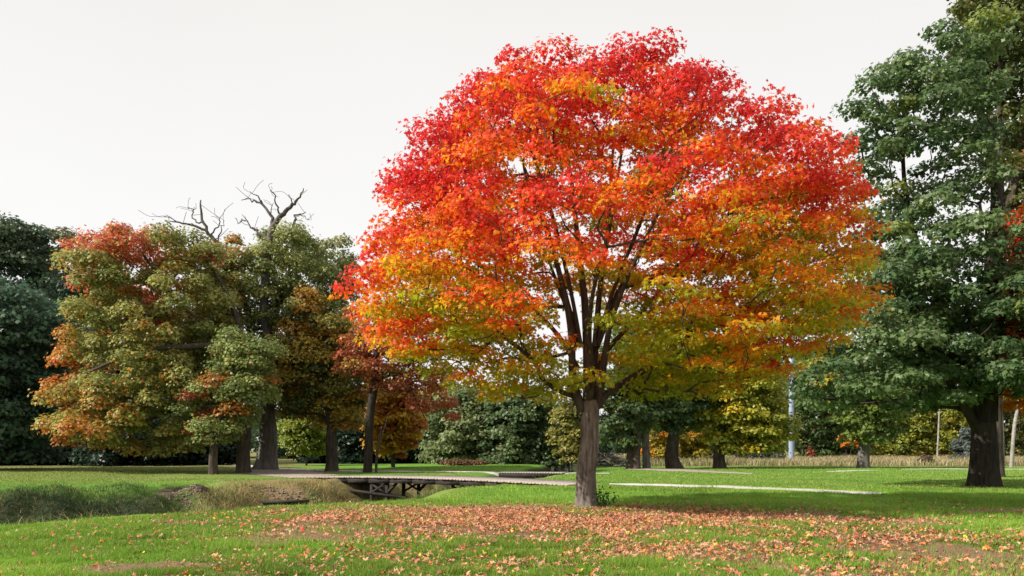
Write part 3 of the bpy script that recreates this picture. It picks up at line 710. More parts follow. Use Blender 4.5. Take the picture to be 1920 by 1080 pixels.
env = Env([(700, 815, 845), (725, 800, 862), (770, 792, 880), (830, 795, 880)], 88, .8, 0, 4)
tree('pale_tree', 'pale yellow green tree between the red oak and the grey green bush', 'tree', 838, 88, env, .18, 820, 1.2, 1.1, 170, .33, 'simple', greens((.17, .20, .05), (.32, .35, .11)), 56, bark=M_BARK_PALE)

# --- trunks right of the maple
TG = 'trees in a row right of the maple trunk'
DG = greens((.06, .10, .04), (.165, .225, .08), [(.25, .20, .03)], .04, .01)
for i, (px, r, rows, lab, py) in enumerate([
    (1183, .27, [(640, 1130, 1190), (700, 1110, 1200), (760, 1105, 1205), (810, 1112, 1195), (840, 1125, 1180)], 'dark green tree with the left trunk of the three close trunks', 815),
    (1194, .22, [(600, 1160, 1225), (680, 1150, 1235), (740, 1155, 1235), (790, 1165, 1225)], 'dark green tree with the middle trunk of the three close trunks', 800),
    (1212, .24, [(610, 1190, 1250), (690, 1180, 1262), (760, 1185, 1258), (815, 1195, 1240)], 'dark green tree with the right grey trunk of the three close trunks', 790)]):
    tree('park_tree', lab, 'tree', px, 50 + (i == 1) * -.8 + i * .5, Env(rows, 50.5, .8, .8 * (i - 1), 3.5), r, py, 1.05, .9, 170, .26, 'lobed', DG, 60 + i, group=TG, bark=M_BARK_GREY if i == 2 else M_BARK_DARK, gap=1.6)
tree('park_tree', 'dark green tree on a stout single trunk between three trunks and the yellow tree', 'tree', 1264, 52, Env([(600, 1230, 1290), (680, 1212, 1318), (740, 1206, 1326), (790, 1215, 1318), (822, 1238, 1295)], 52, .8, 0, 4), .42, 815, 1.05, .95, 190, .26, 'lobed',
     greens((.055, .095, .04), (.15, .215, .075)), 65, group=TG, gap=1.6, flare=.9)
tree('park_tree', 'mustard yellow tree with a dark trunk between the stout green tree and pole', 'tree', 1350, 52.5, Env([(640, 1320, 1420), (690, 1300, 1440), (740, 1305, 1458), (790, 1312, 1474), (825, 1325, 1470), (846, 1350, 1460)], 52.5, .8, 0, 4), .36, 800, .95, .85, 200, .25, 'lobed',
     greens((.20, .22, .03), (.46, .43, .05), [(.56, .42, .03)], .06, .01), 66, group=TG, flare=.7)
tree('park_tree', 'small tree with a forked grey trunk standing right of the pole', 'tree', 1619, 53, Env([(690, 1570, 1680), (740, 1550, 1700), (790, 1565, 1690), (828, 1590, 1665)], 53, .8, 0, 4), .37, 805, .95, .8, 170, .25, 'lobed',
     greens((.08, .13, .03), (.24, .30, .05), [(.6, .4, .03)], .06, .01), 67, group=TG, bark=M_BARK_GREY, path_px=[(1620, 850), (1624, 820), (1630, 800)], flare=.4)
SG = 'bushes in the dry grass at the right back'
shrub('yellow_bush', 'yellow and orange bush between the three trunks and the stout trunk', 1235, 868, 66, [(785, 1222, 1250), (815, 1215, 1262), (850, 1212, 1262), (866, 1215, 1260)], 190, .26, greens((.22, .22, .025), (.45, .33, .03), [(.62, .24, .02)], .12, .02), 71, .85, .75, SG)
shrub('yellow_bush', 'yellow and orange bush between the stout trunk and the yellow tree', 1310, 866, 67, [(795, 1295, 1330), (820, 1275, 1340), (850, 1270, 1345), (866, 1275, 1340)], 190, .26, greens((.17, .19, .022), (.42, .32, .03), [(.62, .26, .02)], .10, .02), 72, .85, .75, SG)
shrub('grey_bush', 'low grey green bush just left of the pole', 1425, 872, 69, [(845, 1400, 1450), (858, 1384, 1466), (872, 1380, 1470)], 190, .22, greens((.060, .085, .045), (.13, .15, .085)), 73, .6, .5, SG)
shrub('grey_bush', 'pale blue grey bush left of the big dark trunk', 1815, 862, 66, [(805, 1805, 1830), (825, 1796, 1846), (862, 1790, 1850)], 190, .22, greens((.085, .11, .095), (.16, .19, .165)), 74, .6, .5, SG)
shrub('red_bush', 'small red sumac bush right of the pole', 1520, 858, 72, [(838, 1517, 1521), (846, 1514, 1525), (856, 1515, 1525)], 16, .24, greens((.34, .07, .04), (.45, .11, .06)), 75, .3, .16, SG)
shrub('orange_bush', 'bright orange bush behind the forked grey trunk', 1593, 850, 71, [(816, 1580, 1602), (822, 1576, 1610), (836, 1580, 1610)], 80, .26, greens((.60, .22, .02), (.72, .32, .03)), 76, .5, .38, SG)
shrub('brown_bush', 'small dead brown clump in the dry grass left of the big trunk', 1737, 868, 62, [(856, 1728, 1742), (862, 1722, 1750), (868, 1722, 1752)], 120, .16, greens((.08, .05, .03), (.18, .12, .075)), 77, .3, .22, SG)
shrub('rust_bush', 'low rust brown weeds behind the footbridge under the big bushes', 880, 886, 62, [(870, 850, 900), (877, 835, 910), (885, 830, 915)], 90, .18, greens((.13, .065, .035), (.25, .13, .07)), 78, .5, .35, CB)
# right back wood: trees one can tell apart, then the mass behind
WG = 'sunlit trees along the right back edge'
for i, (px, w, yt, c0, c1, lab) in enumerate([
    (1545, 60, 705, (.035, .07, .022), (.10, .15, .035), 'dark leafy tree just right of the pole at the back'),
    (1660, 60, 720, (.15, .19, .03), (.40, .42, .06), 'yellow green tree behind the forked grey trunk'),
    (1735, 55, 705, (.20, .23, .035), (.50, .50, .07), 'bright yellow green tree halfway between forked trunk and big trunk'),
    (1795, 50, 730, (.17, .20, .03), (.46, .43, .06), 'yellowish tree just left of the big dark trunk'),
    (1895, 60, 690, (.05, .075, .022), (.15, .16, .04), 'olive tree behind the white birch at the right edge')]):
    tree('edge_tree', lab, 'tree', px, 80 + i % 2 * 2, Env([(yt, px - w * .4, px + w * .4), (yt + 50, px - w, px + w), (yt + 110, px - w, px + w), (858, px - w * .85, px + w * .85)], 80, .7, 0, 4), .13, 820, 1.25, 1.05, 170, .32, 'simple', greens(c0, c1, [(.5, .25, .02)], .05, .01), 80 + i, group=WG, bark=M_BARK_PALE if i in (2, 3) else M_BARK_GREY, gap=1.8)
# slim pale trunks
for i, (pts, r, d, lab) in enumerate([([(1896, 856), (1902, 800), (1911, 755), (1922, 715), (1930, 660)], .13, 56, 'white birch trunk leaning right at the right edge'), ([(1882, 858), (1880, 800), (1876, 740), (1874, 690)], .10, 60, 'thin grey birch trunk between the big trunk and the white birch'), ([(1757, 850), (1760, 800), (1762, 750), (1764, 720)], .09, 74, 'thin pale trunk among the yellow green trees')]):
    base = at(pts[0][0], 0, d); base[2] = float(ground(base[0], d))
    t = thing('birch_tree', lab, 'tree', base, 'slim birches at the right back')
    P = spline([base - [0, 0, .1]] + [at(x, y, d) for x, y in pts[1:]], 5); mb = MB(); mb.tube(P, np.linspace(r, r * .6, len(P)), 9); rr = np.random.default_rng(90 + i)
    tips = [P[-1]]
    for k in range(6):
        j = int(rr.integers(len(P) // 3, len(P))); e = P[j] + rr.normal(size=3) * [.8, .6, .2] + [0, 0, .6]; tips.append(e)
        mb.tube(spline([P[j], lerp(P[j], e, .5) - [0, 0, .08], e], 3), np.linspace(.035, .01, 7), 5)
    mb.build('trunk', M_BARK_PALE if i != 1 else M_BARK_GREY, t, True, base)
    C = np.array(tips); R = np.full(len(C), .6)
    idx, pos, nrm, dd, rel = puffs_to_leaves(C, R, .7, 90, .2, rr)
    V, Fc, Cc = leaf_arrays(pos, nrm, .2 * rr.uniform(.7, 1.3, len(pos)), vary(np.tile(np.array([[.30, .25, .03]]), (len(pos), 1)), rr), 'simple', rr)
    make_mesh('crown', V - base, tris=Fc, mat=M_LEAF, parent=t, col=Cc)

# far-off wood closing the view, one mass
rng = np.random.default_rng(99)
Vs, Fs, Cs, nv = [], [], [], 0
for px in np.arange(-420, 2400, 26):
    d = rng.uniform(100, 122)
    if px < 420: top = rng.uniform(520, 640)
    elif px < 1120: top = rng.uniform(742, 790) if not 540 < px < 700 else rng.uniform(690, 760)
    elif px < 1420: top = rng.uniform(735, 790)
    else: top = rng.uniform(655, 715)
    zt = at(0, top, d)[2]; x0 = at(px, 0, d)[0]
    k = int(6 + zt * 2.2); C = np.stack([x0 + rng.normal(size=k) * 1.7, d + rng.normal(size=k) * 2.2, rng.uniform(.2, zt, k)], 1)
    R = rng.uniform(1.2, 2.0, k)
    idx, pos, nrm, dd, rel = puffs_to_leaves(C, R, .8, 120, .5, rng)
    warm = px > 1420 and rng.random() < .6
    c0 = np.array((.24, .25, .04)) if warm else np.array((.055, .09, .04)) * rng.uniform(.7, 1.4)
    if px < 420: c0 = c0 * .55
    V, Fc, Cc = leaf_arrays(pos, nrm, .5 * rng.uniform(.7, 1.3, len(pos)), vary(np.tile(c0[None], (len(pos), 1)) * (0.75 + .7 * rng.random(k)[idx])[:, None], rng), 'simple', rng)
    Vs.append(V); Fs.append(Fc + nv); Cs.append(Cc); nv += len(V)
tag(make_mesh('woods', np.concatenate(Vs), tris=np.concatenate(Fs), mat=M_LEAF, col=np.concatenate(Cs)), 'dark wood closing off the far side of the park', 'woods', kind='stuff')

# ------------------------------------------------------------------ footbridge
M_DECK = plain_material('weathered_planks', (.22, .185, .155), (.44, .38, .335), 9, .85, .4, (1, 1, 1))
M_BEAM = plain_material('dark_timber', (.012, .010, .009), (.045, .036, .030), 5, .85, .4, (1, 1, 1))
A, B = np.array([-9.5, 37.6]), np.array([2.7, 29.3]); DIR = unit(B - A); NRM = np.array([-DIR[1], DIR[0]]); LEN = np.linalg.norm(B - A); WID = 2.5
za, zb = float(ground(*A)) + .05, float(ground(*B)) + .05
def bz(t): return lerp(za, zb, t) + .11 * math.sin(math.pi * t)
def bp(t, s, dz=0.): q = A + DIR * LEN * t + NRM * s; return np.array([q[0], q[1], bz(t) + dz])
br = thing('footbridge', 'low flat timber footbridge with a pale plank deck over the ditch', 'bridge', bp(.5, 0, -.9))
off = np.array(br.location)
mb = MB(); rr = np.random.default_rng(3); n = 96
for i in range(n):
    t0, t1 = (i + .04) / n, (i + .96) / n; dz = rr.uniform(-.006, .006); w = WID / 2 + rr.uniform(-.03, .03)
    V = [bp(t0, -w, dz), bp(t1, -w, dz), bp(t1, w, dz), bp(t0, w, dz)]; V += [v - [0, 0, .05] for v in V]
    mb.add(V, [[0, 1, 2, 3], [7, 6, 5, 4], [0, 4, 5, 1], [1, 5, 6, 2], [2, 6, 7, 3], [3, 7, 4, 0]])
mb.build('deck', M_DECK, br, False, off)
for s in (-1.12, -.0, 1.12):
    mb = MB()
    for i in range(12): mb.bar(bp(i / 12, s, -.155), bp((i + 1) / 12, s, -.155), .14, .2)
    mb.build('beam', M_BEAM, br, False, off)
for ti, t in enumerate((.335, .395, .665, .715)):
    for s in (-1.0, 1.0):
        b_ = bp(t, s, -.26); g = float(ground(b_[0], b_[1])) - .2
        if g > b_[2] - .1: g = b_[2] - .35
        mb = MB(); mb.bar([b_[0], b_[1], g], b_, .15, .15, (0, 1, 0)); mb.build('post', M_BEAM, br, False, off)
for s in (-1.0, 1.0):
    for t0, t1 in ((.335, .395), (.665, .715)):
        a0, a1 = bp(t0, s * 1.09, -.28), bp(t1, s * 1.09, -.28)
        for p0, p1 in ((a0, a1 - [0, 0, .42]), (a0 - [0, 0, .42], a1)):
            mb = MB(); mb.bar(p0, p1, .05, .08); mb.build('brace', M_BEAM, br, False, off)
    for t0, t1, dz in ((.395, .43, .40), (.665, .63, .40), (.715, .75, .38)):
        mb = MB(); mb.bar(bp(t0, s, -.28 - dz), bp(t1, s, -.27), .1, .1); mb.build('brace', M_BEAM, br, False, off)
mb = MB(); mb.bar(bp(.02, -1.05, -.28), bp(.47, -1.05, -.86), .12, .12); mb.build('low_rail', M_BEAM, br, False, off)
mb = MB(); mb.bar(bp(.20, -1.05, -.27), bp(.20, -1.05, -.52), .08, .08, (0, 1, 0)); mb.build('hanger', M_BEAM, br, False, off)
for t in (.015, .985):
    mb = MB(); mb.bar(bp(t, -1.25, -.42), bp(t, 1.25, -.42), .35, .32); mb.build('abutment', M_BEAM, br, False, off)

A2, B2 = np.array([-.55, 44.6]), np.array([2.95, 43.6]); d2 = unit(B2 - A2); n2 = np.array([-d2[1], d2[0]])
def q2(t, s, dz): v = lerp(A2, B2, t) + n2 * s; return np.array([v[0], v[1], .02 + dz])
b2 = thing('footbridge', 'short dark footbridge farther back, left of the maple trunk', 'bridge', q2(.5, 0, -.6)); off = np.array(b2.location)
mb = MB()
for i in range(24):
    t0, t1 = (i + .05) / 24, (i + .95) / 24; V = [q2(t0, -.8, 0), q2(t1, -.8, 0), q2(t1, .8, 0), q2(t0, .8, 0)]; V += [v - [0, 0, .05] for v in V]
    mb.add(V, [[0, 1, 2, 3], [7, 6, 5, 4], [0, 4, 5, 1], [1, 5, 6, 2], [2, 6, 7, 3], [3, 7, 4, 0]])
mb.build('deck', M_DECK, b2, False, off)
for s in (-.75, .75):
    mb = MB(); mb.bar(q2(.01, s, -.16), q2(.99, s, -.16), .12, .21); mb.build('beam', M_BEAM, b2, False, off)
for t in (.06, .94):
    mb = MB(); mb.bar(q2(t, -.85, -.42), q2(t, .85, -.42), .35, .3); mb.build('abutment', M_BEAM, b2, False, off)

# ------------------------------------------------------------------ pole
M_POLE = plain_material('painted_pole', (.21, .27, .36), (.29, .35, .45), 2.2, .5, .05, (1, 1, .2), .4)
pd = 70.; pb = at(1484, 0, pd); pb[2] = float(ground(pb[0], pd))
pole = thing('light_pole', 'pale blue grey round metal pole at the back of the lawn', 'pole', pb)
z_ = np.linspace(0, 9.5, 12); V, Q, T = tube(np.stack([z_ * 0, z_ * 0, z_], 1), np.linspace(.25, .20, 12), 20); mb = MB(); mb.add(V, Q, T); mb.build('shaft', M_POLE, pole, True)
V, Q, T = tube(np.array([[0, 0, -.1], [0, 0, .10], [0, 0, .101], [0, 0, .2]]), np.array([.40, .40, .32, .27]), 20); mb = MB(); mb.add(V, Q, T); mb.build('base_collar', plain_material('pole_base', (.08, .08, .09), (.18, .18, .19), 8), pole, False)

# ------------------------------------------------------------------ bank details
M_STONE = plain_material('pale_stone', (.10, .070, .055), (.34, .25, .20), 9, .9, .4)
def stones(cx, cy, sx, sy, n, r0, r1, rng):
    ico = np.array([[0, 0, 1], [.89, 0, .45], [.28, .85, .45], [-.72, .53, .45], [-.72, -.53, .45], [.28, -.85, .45], [.72, .53, -.45], [-.28, .85, -.45], [-.89, 0, -.45], [-.28, -.85, -.45], [.72, -.53, -.45], [0, 0, -1]])
    tf = np.array([[0, 1, 2], [0, 2, 3], [0, 3, 4], [0, 4, 5], [0, 5, 1], [1, 6, 2], [2, 7, 3], [3, 8, 4], [4, 9, 5], [5, 10, 1], [2, 6, 7], [3, 7, 8], [4, 8, 9], [5, 9, 10], [1, 10, 6], [11, 7, 6], [11, 8, 7], [11, 9, 8], [11, 10, 9], [11, 6, 10]])
    Vs, Fs = [], []
    for i in range(n):
        x, y = cx + rng.normal() * sx, cy + rng.normal() * sy; r = rng.uniform(r0, r1)
        v = ico * r * rng.uniform(.6, 1.3, (12, 1)) * rng.uniform(.6, 1.2, 3); v[:, 2] *= .7
        a = rng.uniform(0, 6.28); v = v @ np.array([[math.cos(a), -math.sin(a), 0], [math.sin(a), math.cos(a), 0], [0, 0, 1]])
        Vs.append(v + [x, y, float(ground(x, y)) + r * .2]); Fs.append(tf + 12 * i)
    return np.concatenate(Vs), np.concatenate(Fs)
rng = np.random.default_rng(17)
V, Fc = stones(-12.0, 29.75, .42, .2, 110, .025, .065, rng)
tag(make_mesh('rubble', V, tris=Fc, mat=M_STONE), 'pale rubble spilling from the eroded hole in the bank', 'rubble', kind='stuff')
V, Fc = stones(-9.1, 32.1, .7, .28, 130, .03, .07, rng)
tag(make_mesh('rubble', V, tris=Fc, mat=M_STONE), 'pale gravelly rubble behind the dark plank on the bank', 'rubble', kind='stuff')
mb = MB()
p0, p1 = np.array([-6.75, 21.6, 0]), np.array([-5.45, 21.2, 0]); p0[2] = at(0, 941, 21.6)[2]; p1[2] = at(0, 939.5, 21.2)[2]
p0[2] = max(p0[2], float(ground(*p0[:2])) + .06); p1[2] = max(p1[2], float(ground(*p1[:2])) + .06)
mb.bar(p0, p1, .22, .07); mb.bar(p0 - [0, 0, .07], p1 - [0, 0, .07], .10, .06)
o = mb.build('plank', M_BEAM); tag(o, 'dark wooden plank lying on the ditch bank', 'plank')

# bare earth of the eroded hollow
gx, gy = np.meshgrid(np.linspace(-1.25, 1.25, 34), np.linspace(-1.5, 1.5, 40)); th_ = np.arctan2(gy, gx)
rad_ = np.hypot(gx / 1.15, gy / 1.45) + .45 * (fbm(np.stack([np.cos(th_), np.sin(th_)], -1) * 1.8 + 4, 8) - .5)
wx, wy = gx + SCAR[0], gy + SCAR[1] - .75
wz = ground(wx, wy) + .05 + .26 * (fbm(np.stack([wx, wy], -1) * 2.6, 19) - .45) - .14 * sstep(.9, .3, rad_) - .25 * sstep(.75, 1.05, rad_)
ii = (np.arange(39)[:, None] * 34 + np.arange(33)[None]).ravel()
tag(make_mesh('earth_bank', np.stack([wx, wy, wz], -1).reshape(-1, 3), quads=np.stack([ii, ii + 1, ii + 35, ii + 34], 1), mat=plain_material('dark_earth', (.022, .015, .011), (.13, .085, .060), 5, .95, .8, dist=.08), smooth=True), 'dark bare earth where the ditch bank has broken away', kind='structure')
# brush pile behind the maple
bb = at(1140, 0, 57); bb[2] = float(ground(bb[0], 57)); rng = np.random.default_rng(23); mb = MB()
for i in range(260):
    c = bb + [rng.normal() * .75, rng.normal() * .6, 0]; hh = max(.05, 1.05 * math.exp(-((c[0] - bb[0]) / 1.0) ** 2) * rng.random()); a = rng.uniform(0, 6.28); L = rng.uniform(.3, .9)
    dv = np.array([math.cos(a), math.sin(a), rng.normal() * .25]) * L
    p0 = c + [0, 0, hh]; mid = p0 + dv * .5 + rng.normal(size=3) * .06
    P = np.array([p0, mid, p0 + dv]); P[:, 2] = np.maximum(P[:, 2], ground(P[:, 0], P[:, 1]) + .03); mb.tube(P, [.035, .03, .012], 4)
tag(mb.build('brush_pile', M_BARK_GREY, None, True, None), 'grey brown heap of cut branches right behind the maple trunk', 'brush pile')

# weeds at the foot of the maple
rng = np.random.default_rng(29); base = at(1134, 0, 17.35); base[2] = float(ground(base[0], base[1]))
w = thing('weed_plant', 'small leafy green weed growing at the right foot of the maple trunk', 'plant', base)
mb = MB(); tips = []
for i in range(14):
    e = base + [rng.normal() * .11, rng.normal() * .10, rng.uniform(.12, .34)]; mb.tube(spline([base + rng.normal(size=3) * [.06, .05, 0], lerp(base, e, .6) + rng.normal(size=3) * .02, e], 3), np.linspace(.006, .003, 7), 4); tips.append(e)
mb.build('stem', M_BARK_DARK, w, True, base)
pos = np.repeat(np.array(tips), 14, 0) + rng.normal(size=(14 * 14, 3)) * [.06, .06, .07]; pos[:, 2] = np.maximum(pos[:, 2], base[2] + .02)
V, Fc, Cc = leaf_arrays(pos, rng.normal(size=pos.shape) * .7 + [0, -.3, .6], rng.uniform(.04, .08, len(pos)), vary(np.tile(np.array([[.045, .105, .022]]), (len(pos), 1)), rng), 'simple', rng)
make_mesh('foliage', V - base, tris=Fc, mat=M_LEAF, parent=w, col=Cc)

# ------------------------------------------------------------------ grass
def blades(x, y, h, w, col, rng, lean=.5, bend=False):
    N = len(x); z = ground(x, y) - .01; a = rng.uniform(0, 2 * math.pi, N); la = rng.uniform(0, 2 * math.pi, N); ll = lean * rng.random(N) * h
    b0 = np.stack([x + np.cos(a) * w / 2, y + np.sin(a) * w / 2, z], 1); b1 = np.stack([x - np.cos(a) * w / 2, y - np.sin(a) * w / 2, z], 1)
    off_ = np.stack([np.cos(la) * ll, np.sin(la) * ll, np.zeros(N)], 1)
    if not bend:
        tp = np.stack([x, y, z + h], 1) + off_
        V = np.stack([b0, b1, tp], 1).reshape(-1, 3); T = np.arange(3 * N).reshape(-1, 3); return V, T, None, np.repeat(col, 3, 0)
    up = np.stack([np.zeros(N), np.zeros(N), h], 1)
    m0 = b0 + off_ * .35 + up * .62; m1 = lerp(b1, b0, .25) + off_ * .35 + up * .62; tp = (b0 + b1) / 2 + off_ * 1.25 + up * .93
    V = np.stack([b0, b1, m1, m0, tp], 1).reshape(-1, 3); k = np.arange(N)[:, None] * 5
    return V, k + [3, 2, 4], k + [0, 1, 2, 3], np.repeat(col, 5, 0)
rng = np.random.default_rng(61)
N = 520000
d = 7.2 / (1 - rng.random(N) * (1 - 7.2 / 27.)); x = (rng.uniform(-60, 1980, N) - CX) / F * d; y = d
keep = (channel(x, y)[0] > .93) & (rng.random(N) > soil_mask(x, y) * .95 - .05)
x, y = x[keep], y[keep]; N = len(x)
nn = fbm(np.stack([x, y], -1) * 1.3, 71); n4 = vnoise(np.stack([x, y], -1) * .35, 72)
cg = lerp(np.array((.115, .250, .020)), np.array((.28, .42, .055)), np.clip(nn * .7 + .3 * rng.random(N), 0, 1)[:, None])
cg = np.where((rng.random(N) < .05)[:, None], np.array((.34, .28, .12)), cg) * (.66 + .68 * n4)[:, None]
h = rng.uniform(.025, .06, N) * (.55 + 1.0 * nn) * (1 + .9 * (vnoise(np.stack([x, y], -1) * 2.6, 73) > .62))
V, T, Q, Cc = blades(x, y, h, .006 + .0006 * y, vary(cg, rng, .18, .06), rng, .9)
tag(make_mesh('grass', V, tris=T, mat=M_GRASS, col=Cc), 'short bright green grass of the near lawn', 'grass', kind='stuff')
# the lawn farther off, in coarser tufts
N = 170000
d = 25 / (1 - rng.random(N) * (1 - 25 / 62.)); x = (rng.uniform(-40, 1960, N) - CX) / F * d; y = d
onp = (np.abs((y - 29.6) - (x - 2.3) * (-5.6 / 8.9)) < .95) & (x > 4) & (x < 11.6)
keep = (channel(x, y)[0] > 1.0) & (rng.random(N) > soil_mask(x, y)) & ~onp & ~((np.abs(y - 50.3) < 1.4) & (x > 23)) & ~((x < -6) & (x > -17) & (y > 36) & (rng.random(N) < .9))
x, y = x[keep], y[keep]; N = len(x); nn = fbm(np.stack([x, y], -1) * .5, 74)
cg = lerp(np.array((.105, .21, .026)), np.array((.26, .36, .070)), np.clip(nn * 1.1 - .1 + .25 * rng.random(N), 0, 1)[:, None])
cg = np.where((rng.random(N) < .06 + .5 * straw_mask(x, y))[:, None], np.array((.34, .29, .13)), cg)
V, T, Q, Cc = blades(x, y, rng.uniform(.025, .065, N) * (.5 + nn), .02 + .0008 * y, vary(cg, rng, .18, .06), rng, 1.0)
tag(make_mesh('grass', V, tris=T, mat=M_GRASS, col=Cc), 'green grass of the lawn farther off', 'grass', kind='stuff')
# rank grass on the ditch banks
N = 150000
x = rng.uniform(-24, 2, N); y = rng.uniform(13, 41, N); t, _, sd = channel(x, y)
sc = 1.5 * np.exp(-(((x - SCAR[0]) / 1.0) ** 2 + ((y - SCAR[1] + .5) / 1.5) ** 2)) + np.exp(-(((x + 9.1) / .9) ** 2 + ((y - 32.0) / .8) ** 2))
q = (A[1] - y) * DIR[0] - (A[0] - x) * DIR[1]; along = (x - A[0]) * DIR[0] + (y - A[1]) * DIR[1]
keep = (t < 1.02) & (t > .12) & ((sd > 0) | (t < .8)) & (rng.random(N) > sc * 1.4) & (rng.random(N) < sstep(1.05, .85, t) + .1) & (along < 12.4) & ~((np.abs(q) < 1.6) & (along > .5) & (along < 14))
behind = (y > 37 - .35 * (x + 9)) & (x > -9); keep &= ~(behind & (rng.random(N) < .85))
x, y, t, sd = x[keep], y[keep], t[keep], sd[keep]; N = len(x)
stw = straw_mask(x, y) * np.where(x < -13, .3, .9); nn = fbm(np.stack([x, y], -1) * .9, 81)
cg = np.where((rng.random(N) < .05 + .8 * stw)[:, None], np.array((.40, .31, .13)), lerp(np.array((.026, .060, .020)), np.array((.17, .27, .065)), np.clip(nn * .5 + 2.2 * (t - .70), 0, 1)[:, None]))  # greens darken towards the ditch floor, painting its shade into the blades
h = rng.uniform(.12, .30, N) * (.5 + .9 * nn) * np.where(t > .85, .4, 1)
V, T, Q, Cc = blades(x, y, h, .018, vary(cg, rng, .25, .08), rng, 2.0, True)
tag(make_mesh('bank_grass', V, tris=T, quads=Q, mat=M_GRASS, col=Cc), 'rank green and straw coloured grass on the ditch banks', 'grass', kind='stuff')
# tall dry grass along the right back edge
N = 60000
y = rng.uniform(60, 86, N); x = rng.uniform(9, 52, N); nn = fbm(np.stack([x, y], -1) * .35, 83)
keep = rng.random(N) < sstep(.30, .5, nn + .15); x, y, nn = x[keep], y[keep], nn[keep]; N = len(x)
cg = np.where((rng.random(N) < .55 + .2 * (x > 20))[:, None], np.array((.42, .34, .20)), np.array((.16, .19, .06)))
V, T, Q, Cc = blades(x, y, rng.uniform(.25, .75, N) * (.5 + nn), .05, vary(cg, rng, .22, .06), rng, .7, True)
tag(make_mesh('dry_grass', V, tris=T, quads=Q, mat=M_GRASS, col=Cc), 'tall straw coloured grass along the right back edge', 'grass', kind='stuff')

# ------------------------------------------------------------------ fallen leaves
rng = np.random.default_rng(67)
N1, N2, N3 = 30000, 16000, 4200
x = np.concatenate([rng.normal(size=N1) * 2.15 + .2, rng.normal(size=N2) * 3.6 + 2.6, rng.uniform(-8, 11, N3)])
y = np.concatenate([15.9 + rng.normal(size=N1) * 1.35, 11.4 + rng.normal(size=N2) * 2.6, rng.uniform(7.4, 20, N3)])
cl = fbm(np.stack([x, y * 1.4], -1) * .7, 91)
keep = (y > 6.5) & (y < 21.5) & (rng.random(len(x)) < sstep(.22, .6, cl) + .12) & (channel(x, y)[0] > .97) & ((x - 1.64) ** 2 + (y - 17.5) ** 2 > .08)
x, y = x[keep], y[keep]; N = len(x)
size = rng.uniform(.035, .09, N)
nrm = np.stack([rng.normal(size=N) * .42, rng.normal(size=N) * .42 - .1, np.ones(N)], 1)
z = ground(x, y) + .02 + rng.random(N) * .035
cols = pal([(.54, .26, .15), (.46, .17, .095), (.42, .25, .13), (.52, .35, .19), (.30, .14, .07), (.62, .085, .045), (.72, .22, .035), (.70, .48, .05), (.16, .08, .05)], [24, 20, 20, 11, 14, 5, 4, 3, 8], N, rng)
far = (y > 16.8) & (rng.random(N) < .5); cols = np.where(far[:, None], np.array((.33, .21, .11)), cols)
V, Fc, Cc = leaf_arrays(np.stack([x, y, z], 1), nrm, size, vary(cols, rng, .25, .08), 'star', rng)
V = V.reshape(N, -1, 3); ctr = V[:, :1]; rad = np.linalg.norm(V - ctr, axis=2)
V[:, 1:] = ctr + (V[:, 1:] - ctr) * rng.uniform(.45, 1.25, (N, V.shape[1] - 1, 1))      # torn and crumpled
V[..., 2] += (rad ** 2 / size[:, None]) * rng.uniform(-.5, .9, N)[:, None] + rad * rng.normal(size=rad.shape) * .28
V = V.reshape(-1, 3); V[:, 2] = np.maximum(V[:, 2], ground(V[:, 0], V[:, 1]) + .006)
tag(make_mesh('fallen_leaves', V, tris=Fc, mat=M_FALLEN, col=Cc), 'carpet of fallen pink, tan and red leaves in front of the maple', 'leaves', kind='stuff')

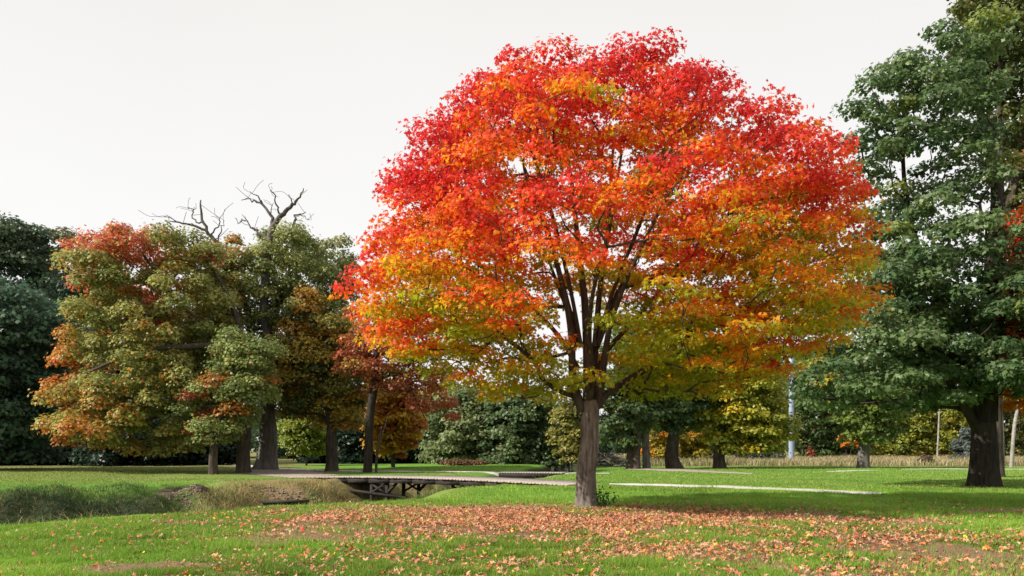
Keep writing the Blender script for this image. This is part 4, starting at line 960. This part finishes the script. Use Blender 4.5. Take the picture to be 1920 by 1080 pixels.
# ------------------------------------------------------------------ light, sky, camera
EL = math.radians(36); az = unit(np.array([-.95, -.33]))
to_sun = Vector((az[0] * math.cos(EL), az[1] * math.cos(EL), math.sin(EL)))
L = bpy.data.lights.new('sun', 'SUN'); L.energy = 5.0; L.angle = math.radians(.6); L.color = (1.0, .94, .85)
lo = bpy.data.objects.new('sun', L); COL.objects.link(lo); lo.rotation_euler = to_sun.to_track_quat('Z', 'Y').to_euler(); lo.location = (-20, -10, 30)
wld = bpy.data.worlds.new('World'); scene.world = wld; wld.use_nodes = True; nt = wld.node_tree; nt.nodes.clear()
out = nt.nodes.new('ShaderNodeOutputWorld'); bg = nt.nodes.new('ShaderNodeBackground'); bg.inputs['Strength'].default_value = .1
sky = nt.nodes.new('ShaderNodeTexSky'); sky.sky_type = 'NISHITA'; sky.sun_disc = False; sky.sun_elevation = EL; sky.sun_rotation = math.atan2(az[0], az[1]); sky.dust_density = 3
tc = nt.nodes.new('ShaderNodeTexCoord'); sp = nt.nodes.new('ShaderNodeSeparateXYZ'); link(nt, tc.outputs['Generated'], sp.inputs[0])
CL = 6.55
cr = ramp_node(nt, sp.outputs['Z'], [(.0, (CL * 1.03, CL * 1.03, CL * 1.04)), (.25, (CL * 1.03, CL * 1.02, CL * 1.0)), (.5, (CL * .945, CL * .925, CL * .89)), (1., (CL * .8, CL * .79, CL * .77))])
nz = noise_node(nt, 1.6, 4, .5, tc.outputs['Generated'])
cc = mix_rgb(nt, 1.0, cr.outputs[0], ramp_node(nt, nz.outputs['Fac'], [(.3, (.965, .96, .955)), (.7, (1.02, 1.02, 1.02))]).outputs[0], 'MULTIPLY')
mixc = mix_rgb(nt, .93, sky.outputs[0], cc)
link(nt, mixc, bg.inputs['Color']); link(nt, bg.outputs[0], out.inputs['Surface'])

cam = bpy.data.cameras.new('camera'); co = bpy.data.objects.new('camera', cam); COL.objects.link(co)
co.location = (0, 0, H0); co.rotation_euler = (math.radians(90), 0, 0)
cam.sensor_width = 36; cam.lens = F / 1920 * 36; cam.shift_y = (CY - 540) / 1920; cam.clip_end = 2000
scene.camera = co
scene.view_settings.view_transform = 'Standard'; scene.view_settings.look = 'None'; scene.view_settings.exposure = .6; scene.view_settings.gamma = 1
c = scene.cycles; c.max_bounces = 6; c.diffuse_bounces = 3; c.glossy_bounces = 2; c.transmission_bounces = 4; c.sample_clamp_indirect = 6
c.use_denoising = True; c.denoiser = 'OPENIMAGEDENOISE'
